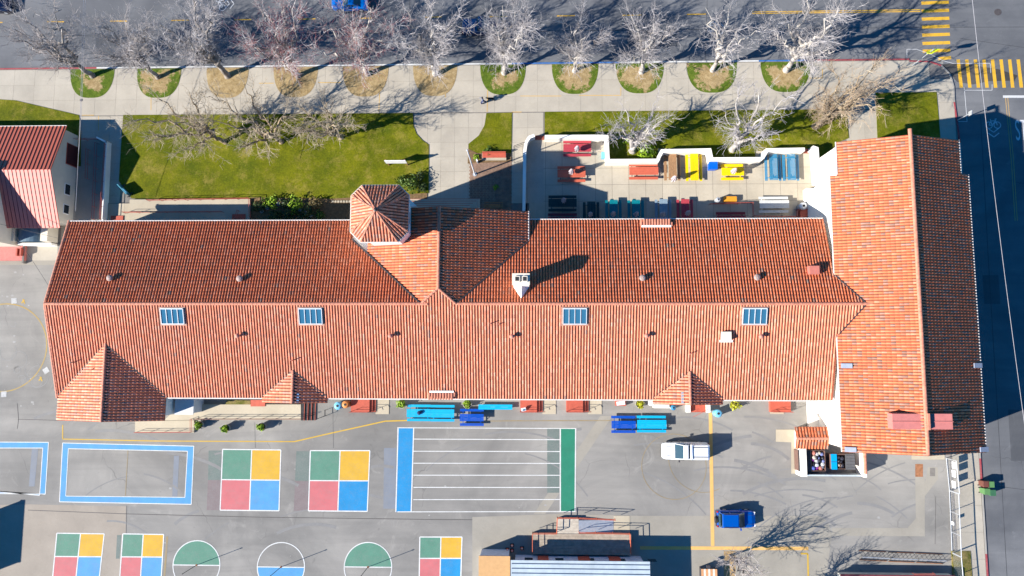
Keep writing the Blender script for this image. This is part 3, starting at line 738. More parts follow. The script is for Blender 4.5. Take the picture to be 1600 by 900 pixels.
# tower
TX, TY, TE = -15.95, 14.70, 10.1
hx, hy, ch = 3.0, 2.97, 1.08
def octo(e):
    a, b = hx+e, hy+e; c = ch+e*.4
    return [(TX+a, TY-b+c), (TX+a, TY+b-c), (TX+a-c, TY+b), (TX-a+c, TY+b), (TX-a, TY+b-c), (TX-a, TY-b+c), (TX-a+c, TY-b), (TX+a-c, TY-b)]
MB().prism(octo(-.38), -1.4, TE-.1).build('tower_wall', WHITE, school)
TA = TE+1.9; oc = octo(0)
for i in range(8):
    p, q = Vector(oc[i]), Vector(oc[(i+1) % 8]); mid = (p+q)/2; g = Vector(((q-p).y, -(q-p).x)).normalized()
    if g.dot(mid-Vector((TX, TY))) < 0: g = -g
    dist = (mid-Vector((TX, TY))).dot(g)
    sl = Slope(g, 1.9/dist, (TX, TY), TA)
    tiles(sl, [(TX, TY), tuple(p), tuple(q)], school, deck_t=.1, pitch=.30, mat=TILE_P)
for p in oc: caps((p[0], p[1], TE+.02), (TX, TY, TA+.03), school, .09, name='hip_tiles')
MB().lathe((TX, TY, TA-.05), [(.22, 0), (.2, .15), (.1, .2), (.04, .5), (.01, .7)], 10).build('finial', DARKM, school)
gt = MB(); oo = octo(.05)
for i in range(8): gt.tube([(*oo[i], TE-.06), (*oo[(i+1) % 8], TE-.06)], .07, 6)
gt.build('gutter', GUT, school)
for a in (0, math.pi/2, math.pi, -math.pi/2):   # louvred openings near the tower top
    c = (TX+(hx-.36)*math.cos(a), TY+(hy-.36)*math.sin(a), 8.4)
    w = MB().box(c, (.12, 1.3, 1.8), a).build('tower_opening', GLASSD, school)
MB().prism([P2(634, 306, 6.5), P2(652, 323, 6.5), P2(640, 325, 6.5)], 5.2, 7.0).build('tower_buttress', WHITE, school)
# chimney
cx, cy = -1.2, 7.95; cz = 9.0
cc = P(814, 436.5, cz); cx, cy = cc.x, cc.y
ch_ = MB().bx(cx-.85, cx+.85, cy-.55, cy+.55, 5.4, cz).build('chimney', WHITE, school)
MB().bx(cx-.92, cx+.92, cy-.62, cy+.62, cz, cz+.12).build('cap', CREAM, ch_, world=True)
for s in (-1, 1):
    MB().bx(cx+s*.4-.28, cx+s*.4+.28, cy-.3, cy+.32, cz+.12, cz+.34).build('flue', CREAM, ch_); MB().bx(cx+s*.4-.19, cx+s*.4+.19, cy-.2, cy+.22, cz+.34, cz+.36).build('flue_opening', RUBBER, ch_)
yb = cy-.55; zb = Sn.z(0, yb-1.3)+.12
MB().add([(cx-.85, yb, Sn.z(0, yb)), (cx+.85, yb, Sn.z(0, yb)), (cx, yb, zb+.8), (cx, yb-1.25, zb)], [(0, 3, 2), (2, 3, 1), (0, 1, 3), (0, 2, 1)]).build('cricket', WHITE, ch_)
vmx = paint('aged_flashing', (.40, .22, .16), .6, .4, 5)
SKF = paint('pale_skylight_frame', (.50, .54, .57), .5)
# skylights on the yard slope
def on_slope(sl, mb, p, dz=0):
    """mb is modelled with local x along the eave, y up-slope; moved onto slope sl at plan point p"""
    z = sl.z(*p)+dz; M = Matrix((sl.U3, sl.V3, sl.N)).transposed()
    if M.determinant() < 0: M = Matrix((-sl.U3, sl.V3, sl.N)).transposed()
    mb.v = [tuple(M @ Vector(v) + Vector((p[0], p[1], z))) for v in mb.v]; return mb
for x in (270.5, 486, 898, 1178.5):
    p = P2(x, 493.5, 6.4)
    fr = MB(); W, D = 2.5, 1.7
    fr.bx(-W/2, W/2, -D/2-.05, -D/2+.05, 0, .26); fr.bx(-W/2, W/2, D/2-.06, D/2+.06, 0, .26)
    for k in range(5): fr.bx(-W/2-.035+k*W/4, -W/2+.035+k*W/4, -D/2, D/2, 0, .262)
    fl_ = on_slope(Ss, MB().bx(-W/2-.22, W/2+.22, -D/2-.22, D/2+.18, .05, .115), p).build('skylight_flashing', vmx, school)
    f = on_slope(Ss, fr, p).build('skylight', SKF, school)
    for k in range(4): on_slope(Ss, MB().bx(-W/2+.037+k*W/4, -W/2-.037+(k+1)*W/4, -D/2+.06, D/2-.06, .05, .2), p).build('pane', GLASSB, f)
for (x, y) in ((175, 435), (377, 436), (1003, 435), (1181, 434)):
    p = P2(x, y, 5.8); q = (p[0], p[1], Sn.z(*p)); MB().lathe(q, [(.2, 0), (.2, .3), (.34, .3), (.36, .42), (.22, .55), (.02, .6)], 14).build('roof_vent', paint('aged_vent_metal', (.33, .24, .21), .6, .3), school, smooth=False)
pinkv = paint('pink_vent_metal', (.50, .20, .14), .6, .25)
for (x, y) in ((375, 525), (612, 525), (800, 526), (1009, 525), (1186, 526)):
    p = P2(x, y, 5.6); q = (p[0], p[1], Ss.z(*p)); MB().lathe(q, [(.12, 0), (.12, .45), (.27, .5), (.27, .62), (.1, .74), (.02, .76)], 12).build('roof_vent', pinkv, school)
for (x, y, s) in ((767, 506, 1), (110, 566, 1), (140, 577, 1), (455, 563, 1), (1078, 553, 1), (780, 507, .5)):
    p = P2(x, y, 5.6); q = (p[0], p[1], Ss.z(*p)); MB().cyl(q, .055, .5*s+.2, 8).build('vent_pipe', pinkv if x != 110 else DARKM, school)
def slope_box(sl, px, zc, w, d, h, m, name, parent=None, h0=-.1):
    p = P2(*px, zc); return MB().box((p[0], p[1], sl.z(*p)+(h+h0)/2+.05), (w, d, h-h0)).build(name, m, parent or school)
slope_box(Sn, (1272, 422), 6.2, 1.05, .9, .65, paint('pink_box_metal', (.50, .16, .12), .6, .15), 'vent_box')
b = slope_box(Ss, (1134, 525), 5.9, 1.0, .9, .5, CREAM, 'vent_box'); p = P2(1134, 533, 5.6); MB().box((p[0], p[1], Ss.z(*p)+.12), (1.4, .25, .1)).build('flashing', WHM, b)
# eyebrow vents along the eaves
for sl, x, y, L_, sgn in ((Ss, 690, 618, 3.0, 1), (Sn, 1025, 349, 3.6, -1)):
    p = P2(x, y, 4.0); zz = sl.z(*p)
    e = MB().box((p[0], p[1]+.12*sgn, zz+.1), (L_, .45, .38)).build('eyebrow_vent', RIDGE, school)
    MB().box((p[0], p[1]+(.42 if sgn > 0 else -.35), zz+.20), (L_-.3, .22, .22)).build('upstand', WHITE, e)
    tt = MB()
    for k in range(int(L_/.31)): tt.cyl((p[0]-L_/2+.15+k*.31, p[1]-.1*sgn, zz+.27), .12, .7, 6, axis='Y')
    o = tt.build('cover_tiles', RIDGE, e); o['kind'] = 'stuff'
for (x, y) in ((466.5, 622),): 
    p = P2(x, y, 4.2); MB().box((p[0], p[1], 4.42), (.28, 1.0, .25)).build('wall_lamp', paint('blue_lamp_housing', (.12, .22, .40), .4), school)
p = P2(1065.5, 621, 4.2); MB().box((p[0], p[1], 4.45), (.26, 1.2, .2)).build('wall_lamp', GALV, school)
# windows and doors on the long yard wall and the terrace wall
def window(x, y, z, w, h, parent, sgn, m=WHM):
    f = MB().box((x, y+sgn*.02, z), (w+.16, .1, h+.16)).build('window', m, parent)
    for k in range(2): MB().box((x-w/4+k*w/2, y+sgn*.065, z), (w/2-.08, .03, h-.04)).build('pane', GLASSD, f)
for x in (-36, -33.5, -20, -17.6, -12.5, -10, -7.5, -5, 4.5, 7, 9.5, 25): window(x, -4.2, 2.1, 1.7, 1.5, school, -1)
for x in (-50, -46, -42, -38, -34, -30, -26, 3, 7, 11, 15, 19, 23, 27): window(x, 14.7, 2.1, 1.9, 1.5, school, 1)

# ------------------------------------------------------------------ the hall (right wing)
hall = thing('assembly_hall', 'tall hall with long red tiled gable roof beside the side street', 'building', (40, 6, 0))
HW = Slope((-1, 0), .3425, (40.02, 0), 8.3); HE = Slope((1, 0), .3425, (40.02, 0), 8.3)
tiles(HW, [(40.02, -10.08), (40.02, 23.35), (33.32, 23.35), (33.32, 19.62), (32.62, 19.62), (32.62, -10.08)], hall, course=.46)
tiles(HE, [(40.02, -10.08), (40.02, 23.35), (46.45, 23.45), (46.45, 19.7), (47.42, 19.7), (47.42, -9.95)], hall, course=.46)
caps((40.02, -10.0, 8.3), (40.02, 23.3, 8.3), hall, .19)
extrude_y([(33.05, -1.4), (47.1, -1.4), (47.1, 5.65), (40.02, 8.05), (33.05, 5.75)], -9.75, 19.4).build('wall', WHITE, hall)
extrude_y([(33.7, -1.4), (46.1, -1.4), (46.1, 6.05), (40.02, 8.05), (33.7, 6.05)], 19.4, 23.1).build('wall', WHITE, hall)
xw = P2(1283, 700, 0)[0]
MB().bx(31.9, 33.1, -9.7, -4.1, -1.4, -.9).build('plinth', WHITE, hall)
trim([(32.56, -10.05, 5.74), (32.56, 19.62, 5.74)], hall, .07); trim([(33.26, 19.7, 6.0), (33.26, 23.35, 6.0)], hall, .07)
trim([(47.48, -9.95, 5.72), (47.48, 19.7, 5.72)], hall, .08); trim([(46.5, 19.8, 6.05), (46.5, 23.45, 6.05)], hall, .08)
vm = paint('blue_grey_flashing', (.26, .29, .36), .5, .15)
for (x, y, sl, a) in ((1322, 571.5, HW, 1), (1526, 571, HE, 1), (1328, 702, HW, 1), (1536, 702, HE, 1)):
    p = P2(x, y, 5.9); on_slope(sl, MB().bx(-.25, .25, -.55, .55, .1, .2), p).build('roof_flashing_plate', vm, hall)
PK = paint('pink_ridge_box_metal', (.50, .17, .15), .6, .14)
bz = 8.95
for (xa, xb, zt) in ((1394, 1450, 8.2), (1453, 1489, 8.2)):
    a, b = P(xa, 646.5, zt), P(xb, 671, zt); bo = MB().bx(a.x, b.x, b.y, a.y, 6.2, zt).build('ridge_ventilator', PK, hall)
    MB().bx(a.x-.06, b.x+.06, (a.y+b.y)/2-.03, (a.y+b.y)/2+.03, zt, zt+.06).build('seam', PK, bo)
a, b = P(1449, 646, 8.6), P(1454, 672, 8.6); MB().bx(a.x, b.x, b.y, a.y, 7.5, 8.62).build('ridge_ventilator_joint', RIDGE, hall)
for y in (21.2,): window(33.66, y, 3, .1, .1, hall, 0)
p = P2(1289, 268, 3.5); MB().bx(33.62, 33.72, 20.6, 21.6, 3.0, 4.2).build('wall_hatch', CREAM, hall)
for y in (-7, -3, 1, 5, 9, 13, 17):
    f = MB().bx(47.06, 47.16, y-.9, y+.9, 2.2, 4.0).build('window', WHM, hall)
    for k in (-1, 1): MB().bx(47.16, 47.2, y+k*.45-.38, y+k*.45+.38, 2.3, 3.9).build('pane', GLASSD, f)
MB().box((37.5, -9.8, 1.1), (1.8, .1, 2.2)).build('door', REDP, hall)
for o_, z_ in ((school, 5.5), (hall, 7.0)):     # set both buildings on their true eaves height
    k_ = 1-1.3/(H-z_); o_.location = (o_.location.x*k_, o_.location.y*k_, 1.3); o_.scale = (k_, k_, 1)

# ------------------------------------------------------------------ foliage and bare trees
def leaves(c, r, n, size, flat=.8, seed=0):
    rg = np.random.RandomState(seed)
    d = rg.normal(size=(n, 3)); d /= np.linalg.norm(d, axis=1)[:, None]
    rad = r*(.55+.5*rg.rand(n))[:, None]*(1+.22*np.sin(d[:, :1]*5+seed)+.15*np.sin(d[:, 1:2]*7+seed))
    p = np.array(c)+d*rad*np.array([1, 1, flat]); p[:, 2] = np.maximum(p[:, 2], c[2]-r*flat*.9)
    nn = d+rg.normal(size=(n, 3))*.55; nn /= np.linalg.norm(nn, axis=1)[:, None]
    a = np.cross(nn, rg.normal(size=(n, 3))); a /= np.linalg.norm(a, axis=1)[:, None]; b = np.cross(nn, a)
    s = (size*(.6+.8*rg.rand(n)))[:, None]
    V = np.stack([p-a*s, p-b*s*.5, p+a*s, p+b*s*.5], 1).reshape(-1, 3)
    mb = MB(); mb.v = [tuple(q) for q in V]; mb.f = [(4*i, 4*i+1, 4*i+2, 4*i+3) for i in range(n)]; return mb
def leafmat(name, a, b):
    if name in MATS: return MATS[name]
    t = NT(name); c = t.mix(t.ramp(t.noise(6, 3, .7), .35, .65), a, b); MATS[name] = t.out(c, .6, 0, .3); return MATS[name]
LG = leafmat('shrub_green', (.035, .075, .01), (.10, .16, .02)); LY = leafmat('shrub_yellow', (.20, .24, .01), (.50, .46, .02)); LD = leafmat('dark_shrub', (.02, .04, .012), (.06, .09, .02))
LB = leafmat('bright_shrub', (.12, .22, .01), (.26, .38, .02))
LW = leafmat('blossom_white', (.5, .5, .45), (.7, .7, .65))
def bark(name, dark, light):
    t = NT(name)
    c = t.mix(t.ramp(t.noise(1.2, 5, .7), .35, .65), dark, light); c = t.mix(t.ramp(t.noise(12, 3, .7), .4, .7), dull_node(t, c, .8), dull_node(t, c, 1.08))
    t.bump(t.noise(20, 3), .3, .02); return t.out(c, .8, 0, .2)
BK_P = bark('pale_bark', (.27, .24, .21), (.56, .52, .47)); BK_T = bark('tan_bark', (.22, .16, .10), (.46, .36, .24)); BK_G = bark('grey_brown_bark', (.17, .14, .12), (.40, .36, .32))
TW_P = bark('pale_twigs', (.32, .29, .285), (.58, .545, .54)); TW_R = bark('reddish_twigs', (.32, .07, .07), (.42, .18, .17)); TW_T = bark('tan_twigs', (.34, .27, .19), (.58, .49, .36)); TW_O = bark('orange_twigs', (.36, .25, .16), (.56, .43, .30))
TW_G = bark('grey_twigs', (.24, .205, .19), (.44, .40, .385))
def seg_mesh(name, segs, mat, off, sides=3, parent=None):
    S = np.array([(*a, *b, r0, r1) for a, b, r0, r1 in segs]); A = S[:, 0:3]-off; B = S[:, 3:6]-off
    D = B-A; Ln = np.linalg.norm(D, axis=1)[:, None]; D = D/np.maximum(Ln, 1e-6)
    ref = np.where(np.abs(D[:, 2:3]) > .9, np.array([[1., 0, 0]]), np.array([[0, 0, 1.]]))
    X = np.cross(D, ref); X /= np.linalg.norm(X, axis=1)[:, None]; Y = np.cross(D, X); m = len(S)
    V = np.zeros((m, 2*sides, 3))
    for i in range(sides):
        t = 2*math.pi*i/sides; q = X*math.cos(t)+Y*math.sin(t)
        V[:, i] = A+q*S[:, 6:7]; V[:, sides+i] = B+q*S[:, 7:8]
    base = np.arange(m)*2*sides; Q = np.stack([np.stack([base+i, base+sides+i, base+sides+(i+1) % sides, base+(i+1) % sides], 1) for i in range(sides)], 1).reshape(-1, 4)
    me = bpy.data.meshes.new(name); me.vertices.add(m*2*sides); me.vertices.foreach_set('co', V.ravel())
    me.loops.add(Q.size); me.loops.foreach_set('vertex_index', Q.ravel()); me.polygons.add(len(Q)); me.polygons.foreach_set('loop_start', np.arange(len(Q))*4)
    try: me.polygons.foreach_set('loop_total', np.full(len(Q), 4))
    except Exception: pass
    me.update(calc_edges=True); me.validate(); me.materials.append(mat)
    if sides > 4: me.polygons.foreach_set('use_smooth', [True]*len(me.polygons))
    o = bpy.data.objects.new(name, me); COL.objects.link(o); o.parent = parent; return o
def tree(base, crown, rpx, h, label, seed, bk=None, tw=None, name='bare_tree', nl=7, dens=1.0, z0=KZ, r0=.3, group=None, fork=.22, tw2=None, up=.5, zs=.36, red=0, droop=0, sub=3):
    rg = random.Random(seed); B = P(*base, z0); zc = h*.62; C = P(*crown, zc); s = 1067/(80-zc); Rx, Ry = rpx[0]/s, rpx[1]/s; Rz = h*zs
    t = thing(name, label, 'tree', tuple(B), 0, group); off = np.array(B)
    def rv(k=1.0): return Vector((rg.gauss(0, k), rg.gauss(0, k), rg.gauss(0, k)))
    T = []; K1 = []; K2 = []; K3 = []
    fp = B+(C-B)*.18; fp.z = B.z+h*fork
    n = 5; prev = B; 
    for i in range(n):
        q = B.lerp(fp, (i+1)/n)+rv(.05); T.append((prev, q, r0*(1.35 if i == 0 else 1.08-.07*i), r0*(1.02-.07*i))); prev = q
    fork_p = prev
    def curve(a, da, b, m, wig):
        pts = [a]; L_ = (b-a).length; c1 = a+da*L_*.45
        for i in range(1, m+1):
            u = i/m; p = a*(1-u)**2+c1*2*u*(1-u)+b*u*u; pts.append(p+rv(wig*L_*.035))
        return pts
    limbs = []
    for i in range(nl):
        az = 2*math.pi*(i+rg.random()*.7)/nl; el = rg.uniform(-.15, .95)
        if i == nl-1: el = 1.2
        k = rg.uniform(.62, .92)
        tgt = C+Vector((Rx*k*math.cos(az)*math.cos(el), Ry*k*math.sin(az)*math.cos(el), Rz*k*math.sin(el)))
        dd = ((tgt-fork_p).normalized()*.5+Vector((0, 0, up))+rv(.1)).normalized()
        pts = curve(fork_p, dd, tgt, 9, 1.0); rr = r0*rg.uniform(.42, .62)
        for j, (a, b) in enumerate(zip(pts[:-1], pts[1:])):
            ra = rr*(1-j/9)**.8+.03; rb = rr*(1-(j+1)/9)**.8+.03; T.append((a, b, ra, rb))
        limbs.append((pts, rr))
    for pts, rr in limbs:
        for j in range(int(13*dens)):
            u = rg.uniform(.22, 1.0)*8.99; i = int(u); a = pts[i].lerp(pts[i+1], u-i); tan = (pts[i+1]-pts[i]).normalized()
            out = (a-C); out = Vector((out.x/Rx, out.y/Ry, out.z/Rz*.8)); 
            d = (tan*.75+out*.55+rv(.42)+Vector((0, 0, .18))).normalized()
            Ln = rg.uniform(.34, .72)*min(Rx, Ry)*1.05
            p2 = curve(a, (d+rv(.15)).normalized(), a+d*Ln+Vector((0, 0, .1*Ln)), 6, 1.4); r2 = .045*(1-.4*u/9)+.018
            for q, (x, y) in enumerate(zip(p2[:-1], p2[1:])): K1.append((x, y, r2*(1-q/7), r2*(1-(q+1)/7)))
            for e in range(int(10*dens)):
                w = rg.uniform(.12, 1)*5.99; i2 = int(w); a2 = p2[i2].lerp(p2[i2+1], w-i2); tn = (p2[i2+1]-p2[i2]).normalized()
                d2 = (tn*.8+rv(.5)+out*.2).normalized(); L2 = rg.uniform(.6, 1.75)
                m1 = a2+d2*L2*.5+rv(.05); m2 = a2+(d2+Vector((0, 0, .25))).normalized()*L2+rv(.06)
                kk = K2 if rg.random() < .75 else K1
                kk.append((a2, m1, .018, .015)); kk.append((m1, m2, .015, .010))
                for f in range(sub):
                    s_ = m1.lerp(m2, rg.random()) if f > 1 else a2.lerp(m1, rg.uniform(.4, 1)); d3 = (d2+rv(.65)+Vector((0, 0, -droop))).normalized(); (K3 if rg.random() < red else K2).append((s_, s_+d3*rg.uniform(.3, .8), .011, .007))
    tr = seg_mesh('trunk', T, bk or BK_P, off, 8, t)
    cr = seg_mesh('crown', K1, tw or TW_P, off, 3, t)
    seg_mesh('crown', K2, tw2 or tw or TW_P, off, 3, t)
    if K3: seg_mesh('crown', K3, TW_R, off, 3, t)
    return t
G1 = 'bare street trees along the kerb'
tree((145, 119), (76, 62), (72, 62), 12, 'bare pale tree in the leftmost green tree well, leaning left over the street', 1, BK_G, group=G1, dens=.85, tw2=TW_G)
tree((247, 121), (203, 72), (70, 52), 10.5, 'bare grey tree in the second tree well from the left', 2, BK_G, TW_G, group=G1, tw2=TW_P, r0=.26)
tree((356, 119), (302, 52), (88, 66), 13, 'wide bare tree with white limbs in the leftmost straw coloured tree well', 3, BK_G, group=G1, r0=.34, nl=8)
tree((466, 119), (432, 55), (72, 64), 12.5, 'bare tree with reddish twigs in the second straw coloured tree well', 4, BK_G, TW_P, group=G1, red=.75, dens=1.0)
tree((575, 116), (552, 56), (80, 64), 13, 'dense bare tree with white limbs and dark red twigs over the blue car', 5, BK_P, TW_P, group=G1, dens=1.0, red=.7)
tree((680, 116), (668, 55), (68, 64), 12.5, 'dense white bare tree in the rightmost straw coloured tree well', 6, BK_P, group=G1, dens=1.0)
tree((788, 114), (803, 50), (66, 60), 12.5, 'white bare tree in front of the black pickup', 7, BK_P, group=G1)
tree((897, 112), (903, 62), (48, 42), 9.5, 'smaller bare tree above the blue kerb between two larger white trees', 8, BK_P, TW_G, tw2=TW_P, group=G1, r0=.2, nl=6, dens=.8)
tree((1002, 113), (1006, 60), (52, 50), 10.5, 'upright white bare tree in the well right of the blue kerb', 9, BK_P, group=G1, r0=.26, dens=.8)
tree((1113, 110), (1136, 60), (66, 58), 11.5, 'bare tree with few twisted limbs beside the bicycle symbol', 10, BK_P, group=G1, nl=6, dens=.6, r0=.27)
tree((1228, 110), (1267, 48), (78, 62), 13, 'large white bare tree in the rightmost tree well, leaning right', 11, BK_P, group=G1, r0=.33, nl=8, dens=.8)
G2 = 'bare trees on the lawns'
LT_ = dict(group=G2, fork=.16, up=.25, zs=.30, droop=.4, sub=3)
tree((352, 222), (272, 192), (84, 60), 9.5, 'tan bare tree on the large lawn, leftmost of three, leaning far left', 12, BK_T, TW_T, nl=7, r0=.27, dens=.8, **LT_)
tree((440, 222), (385, 188), (70, 66), 9.5, 'tan bare tree on the large lawn, middle one of three', 21, BK_T, TW_T, nl=6, r0=.27, dens=.75, **LT_)
tree((533, 215), (506, 192), (64, 50), 9.8, 'tan bare tree on the large lawn nearest the round plaza', 13, BK_T, TW_T, nl=6, r0=.27, dens=.75, **LT_)
tree((988, 236), (996, 196), (68, 42), 8.5, 'white bare tree in the recess of the terrace wall', 14, BK_P, group=G2, r0=.38, nl=7, dens=.6, fork=.22, up=.3)
tree((1144, 234), (1176, 182), (70, 52), 9.5, 'white bare tree behind the blue bin, between the two larger lawn trees', 15, BK_P, group=G2, r0=.33, nl=7, dens=.65, up=.35)
tree((1273, 198), (1338, 143), (68, 52), 10, 'tan bare tree with orange twigs spreading right over the pavement', 16, BK_T, TW_T, tw2=TW_O, group=G2, r0=.35, nl=9, fork=.2, dens=.8, sub=2)
G3 = 'bare trees at the lower yard edge'
tree((1141, 868), (1168, 890), (46, 38), 6.8, 'small leafless tree at the orange ground patch', 17, BK_G, TW_P, tw2=TW_G, group=G3, z0=0, r0=.13, nl=6, dens=.55, sub=2)
tree((1238, 928), (1250, 945), (40, 34), 6.2, 'small leafless tree cut by the bottom edge below the yellow corner line', 18, BK_G, TW_P, tw2=TW_G, group=G3, z0=0, r0=.13, nl=6, dens=.55, sub=2)

def shrub(px, r, label, m=LG, name='shrub', z=KZ, n=260, h=None, group=None, size=.11, cat='shrub'):
    c = P(*px, z+r*.6); t = thing(name, label, cat, (c.x, c.y, z), 0, group); h = h or r*1.3
    leaves((0, 0, h*.55), r, n, size, h*.5/r, random.randint(0, 999)).build('foliage', m, t, world=False)
    mb = MB()
    for k in range(4): mb.tube([(0, 0, 0), (r*.5*math.cos(k*1.6), r*.5*math.sin(k*1.6), h*.6)], .02, 4)
    mb.build('stem', BK_G, t, world=False); return t
GB = 'shrubs in the bed below the large lawn'
for px, r, lb, m in (((405, 322), .8, 'dark green shrub at the left end of the bed by the ramp', LD), ((424, 316), .9, 'bright green leafy shrub near the ramp end', LB), ((446, 318), .7, 'dark shrub in the bed, next to the bright green one', LD), ((462, 320), 1.0, 'large bright green shrub in the middle of the bed', LB),
                     ((452, 334), .9, 'low dark shrub against the roof edge, left of the white flowers', LD), ((480, 332), 1.0, 'dark spreading shrub against the roof edge below the dead brush', LD), ((500, 336), .6, 'small shrub dotted with white flowers', LG), ((493, 318), .8, 'brownish dry shrub at the right end of the bed', leafmat('dry_shrub', (.10, .08, .03), (.2, .15, .06))),
                     ((430, 338), .8, 'dark shrub at the eave nearest the red mat', LD), ((641, 288), 1.1, 'dark olive shrub right of the tower', LG), ((655, 276), .7, 'small dark shrub casting shade on the plaza', LD), ((628, 282), .7, 'small shrub directly behind the tower top', LG), ((660, 293), .6, 'small shrub at the plaza edge', LD),
                     ((744, 246), .35, 'tiny green plant at the left end of the red bench', LB), ((763, 236), .5, 'green plant behind the red bench', LG), ((1031, 225), .0, '', LG)):
    if r: shrub(px, r, lb, m, n=int(330*r), group=GB if px[0] < 520 else None, size=.13)
shrub((1008, 238), 1.0, 'bright yellow green shrub at the foot of the white tree in the wall recess', LB, n=300, size=.22); shrub((985, 217), .7, 'small yellow green shrub behind the white tree in the wall recess', LB, n=160, size=.15)
shrub((774, 292), .35, 'small potted green plant in the shaded brick court', LB, n=60)
def planter(px, label, m=LG, pot=True, r=.62, g='round planters on the yard'):
    c = P(*px, .6); t = thing('planter', label, 'planter', (c.x, c.y, 0), 0, g)
    MB().lathe((0, 0, 0), [(.36, 0), (.50, .55), (.54, .6), (.47, .6), (.42, .45)], 16).build('pot', concrete('planter_concrete', (.42, .40, .36)), t, world=False)
    MB().cyl((0, 0, .44), .43, .03, 14).build('soil', MULCH, t, world=False)
    leaves((0, 0, .85), r, 240 if m != LY else 200, .12, .85, int(px[0])).build('foliage', m, t, world=False); return t
planter((310.5, 664), 'round planter tucked against the ramp corner', LB, r=.42); planter((352, 669.5), 'round planter standing free in the middle of its row of three', LB, r=.42); planter((408.5, 667), 'round planter nearest the dark steps, in the row below the ramp', LB, r=.42)
planter((627.5, 631), 'green bush in a pot at the left end of the long cyan table', LB, r=.5); planter((730, 631), 'green bush in a pot between the two cyan benches', LB, r=.5); planter((1000, 631), 'yellow green bush in a pot above the cyan table', LY, r=.48); planter((1147, 633), 'bright yellow flowering bush near the round blue bin', LY, r=.66)

# ------------------------------------------------------------------ terrace walls
def wall_run(px, label, h=1.45, th=.42, z=KZ):
    pts = [Vector(P2(*q, z)) for q in px]; c = sum(pts, Vector((0, 0)))/len(pts)
    t = thing('terrace_wall', label, 'wall', (c.x, c.y, z)); mb = MB(); cp = MB()
    n = len(pts); L_ = []; R_ = []
    for i in range(n):
        if i == 0: d = (pts[1]-pts[0]).normalized(); q = Vector((-d.y, d.x))
        elif i == n-1: d = (pts[-1]-pts[-2]).normalized(); q = Vector((-d.y, d.x))
        else:
            d1 = (pts[i]-pts[i-1]).normalized(); d2 = (pts[i+1]-pts[i]).normalized(); q = (Vector((-d1.y, d1.x))+Vector((-d2.y, d2.x))); q = q.normalized()/max(.4, q.normalized().dot(Vector((-d1.y, d1.x))))
        L_.append(pts[i]+q*th/2); R_.append(pts[i]-q*th/2)
    vs = [(*p, z) for p in L_+R_]+[(*p, z+h) for p in L_+R_]; N = 2*n; fs = []
    for i in range(n-1): fs += [(i, i+1, N+i+1, N+i), (n+i+1, n+i, N+n+i, N+n+i+1), (N+i, N+i+1, N+n+i+1, N+n+i), (i+1, i, n+i, n+i+1)]
    fs += [(0, N, N+n, n), (n-1, N-1, N+N-1, N+n-1)]
    mb.add(vs, fs).build('wall', WHITE, t); return t
wall_run([(818.5, 345), (820, 240), (822, 227), (827, 219), (835, 216)], 'white terrace wall on the left with a curved upper end', 1.1, .36)
wall_run([(851, 219.5), (946, 219), (948, 256.5), (1024, 256), (1026, 252)], 'white terrace wall stepping around the recess with the white tree', 1.45, .40)
wall_run([(1026, 251), (1031, 241.5), (1104, 240), (1107, 254), (1183, 253.5), (1187, 250)], 'white terrace wall behind the wooden and yellow tables', 1.45, .40)
wall_run([(1187, 249), (1192, 240), (1250, 239)], 'short white terrace wall behind the two blue tables', 1.45, .40)
wall_run([(1262, 236), (1268, 238), (1272, 290)], 'white terrace wall joining the hall, right of the blue tables', 1.45, .45)
for (a, b, lb) in ((836, 850, 'red brick step in the gap left of the long white wall'), (1250, 1263, 'red brick step in the gap by the hall')):
    p, q = P(a, 219 if a < 1000 else 240), P(b, 213 if a < 1000 else 234); bt = thing('brick_step', lb, 'step', ((p.x+q.x)/2, (p.y+q.y)/2, KZ))
    for k in range(9):
        for j in range(3): MB().box((p.x+(q.x-p.x)*(k+.5)/9, p.y+(q.y-p.y)*(j+.5)/3, KZ+.06), (.11, .19, .13+.01*random.random())).build('brick', paint('red_brick', (.28, .07, .045), .9, .3), bt)
a = P(1254, 312, 0); tag(MB().add([(31.85, 14.8, KZ), (33.05, 14.8, KZ), (33.05, 19.0, KZ), (31.85, 19.0, KZ), (32.75, 14.8, 5.3), (33.05, 14.8, 5.3), (33.05, 19.3, 5.3), (32.75, 19.3, 5.3)], [(3, 2, 1, 0), (4, 5, 6, 7), (0, 1, 5, 4), (1, 2, 6, 5), (2, 3, 7, 6), (3, 0, 4, 7)]).build('battered_buttress', WHITE), 'battered white wall base of the hall beside the terrace', 'buttress')

# ------------------------------------------------------------------ picnic tables
def picnic(px, Lm, label, m, rz=0, W=.95, bo=.80, leg=None, group=None, top_z=.75, slats=5, z=KZ, gap=.014, bw=.30):
    c = P(*px, z+top_z); t = thing('picnic_table', label, 'picnic table', (c.x, c.y, z), rz, group)
    mb = MB()
    for k in range(slats): mb.box((0, -W/2+W*(k+.5)/slats, top_z-.02), (Lm, W/slats-gap, .045))
    mb.build('table_top', m, t, world=False)
    for s in (-1, 1):
        b = MB()
        for k in (-.5, .5): b.box((0, s*bo+k*bw/2, .44), (Lm, bw/2-gap*.7, .045))
        b.build('bench', m, t, world=False)
    for s in (-1, 1):
        f = MB(); x = s*(Lm/2-.35)
        f.box((x, 0, .40), (.07, 2*bo+.2, .07)); f.box((x, 0, .69), (.07, W-.06, .06))
        for q in (-1, 1): f.tube([(x, q*W*.36, .68), (x, q*(bo+.02), .02)], .035, 6)
        f.tube([(x, 0, .42), (x-s*.5, 0, .68)], .025, 5)
        f.build('leg', leg or m, t, world=False)
    return t
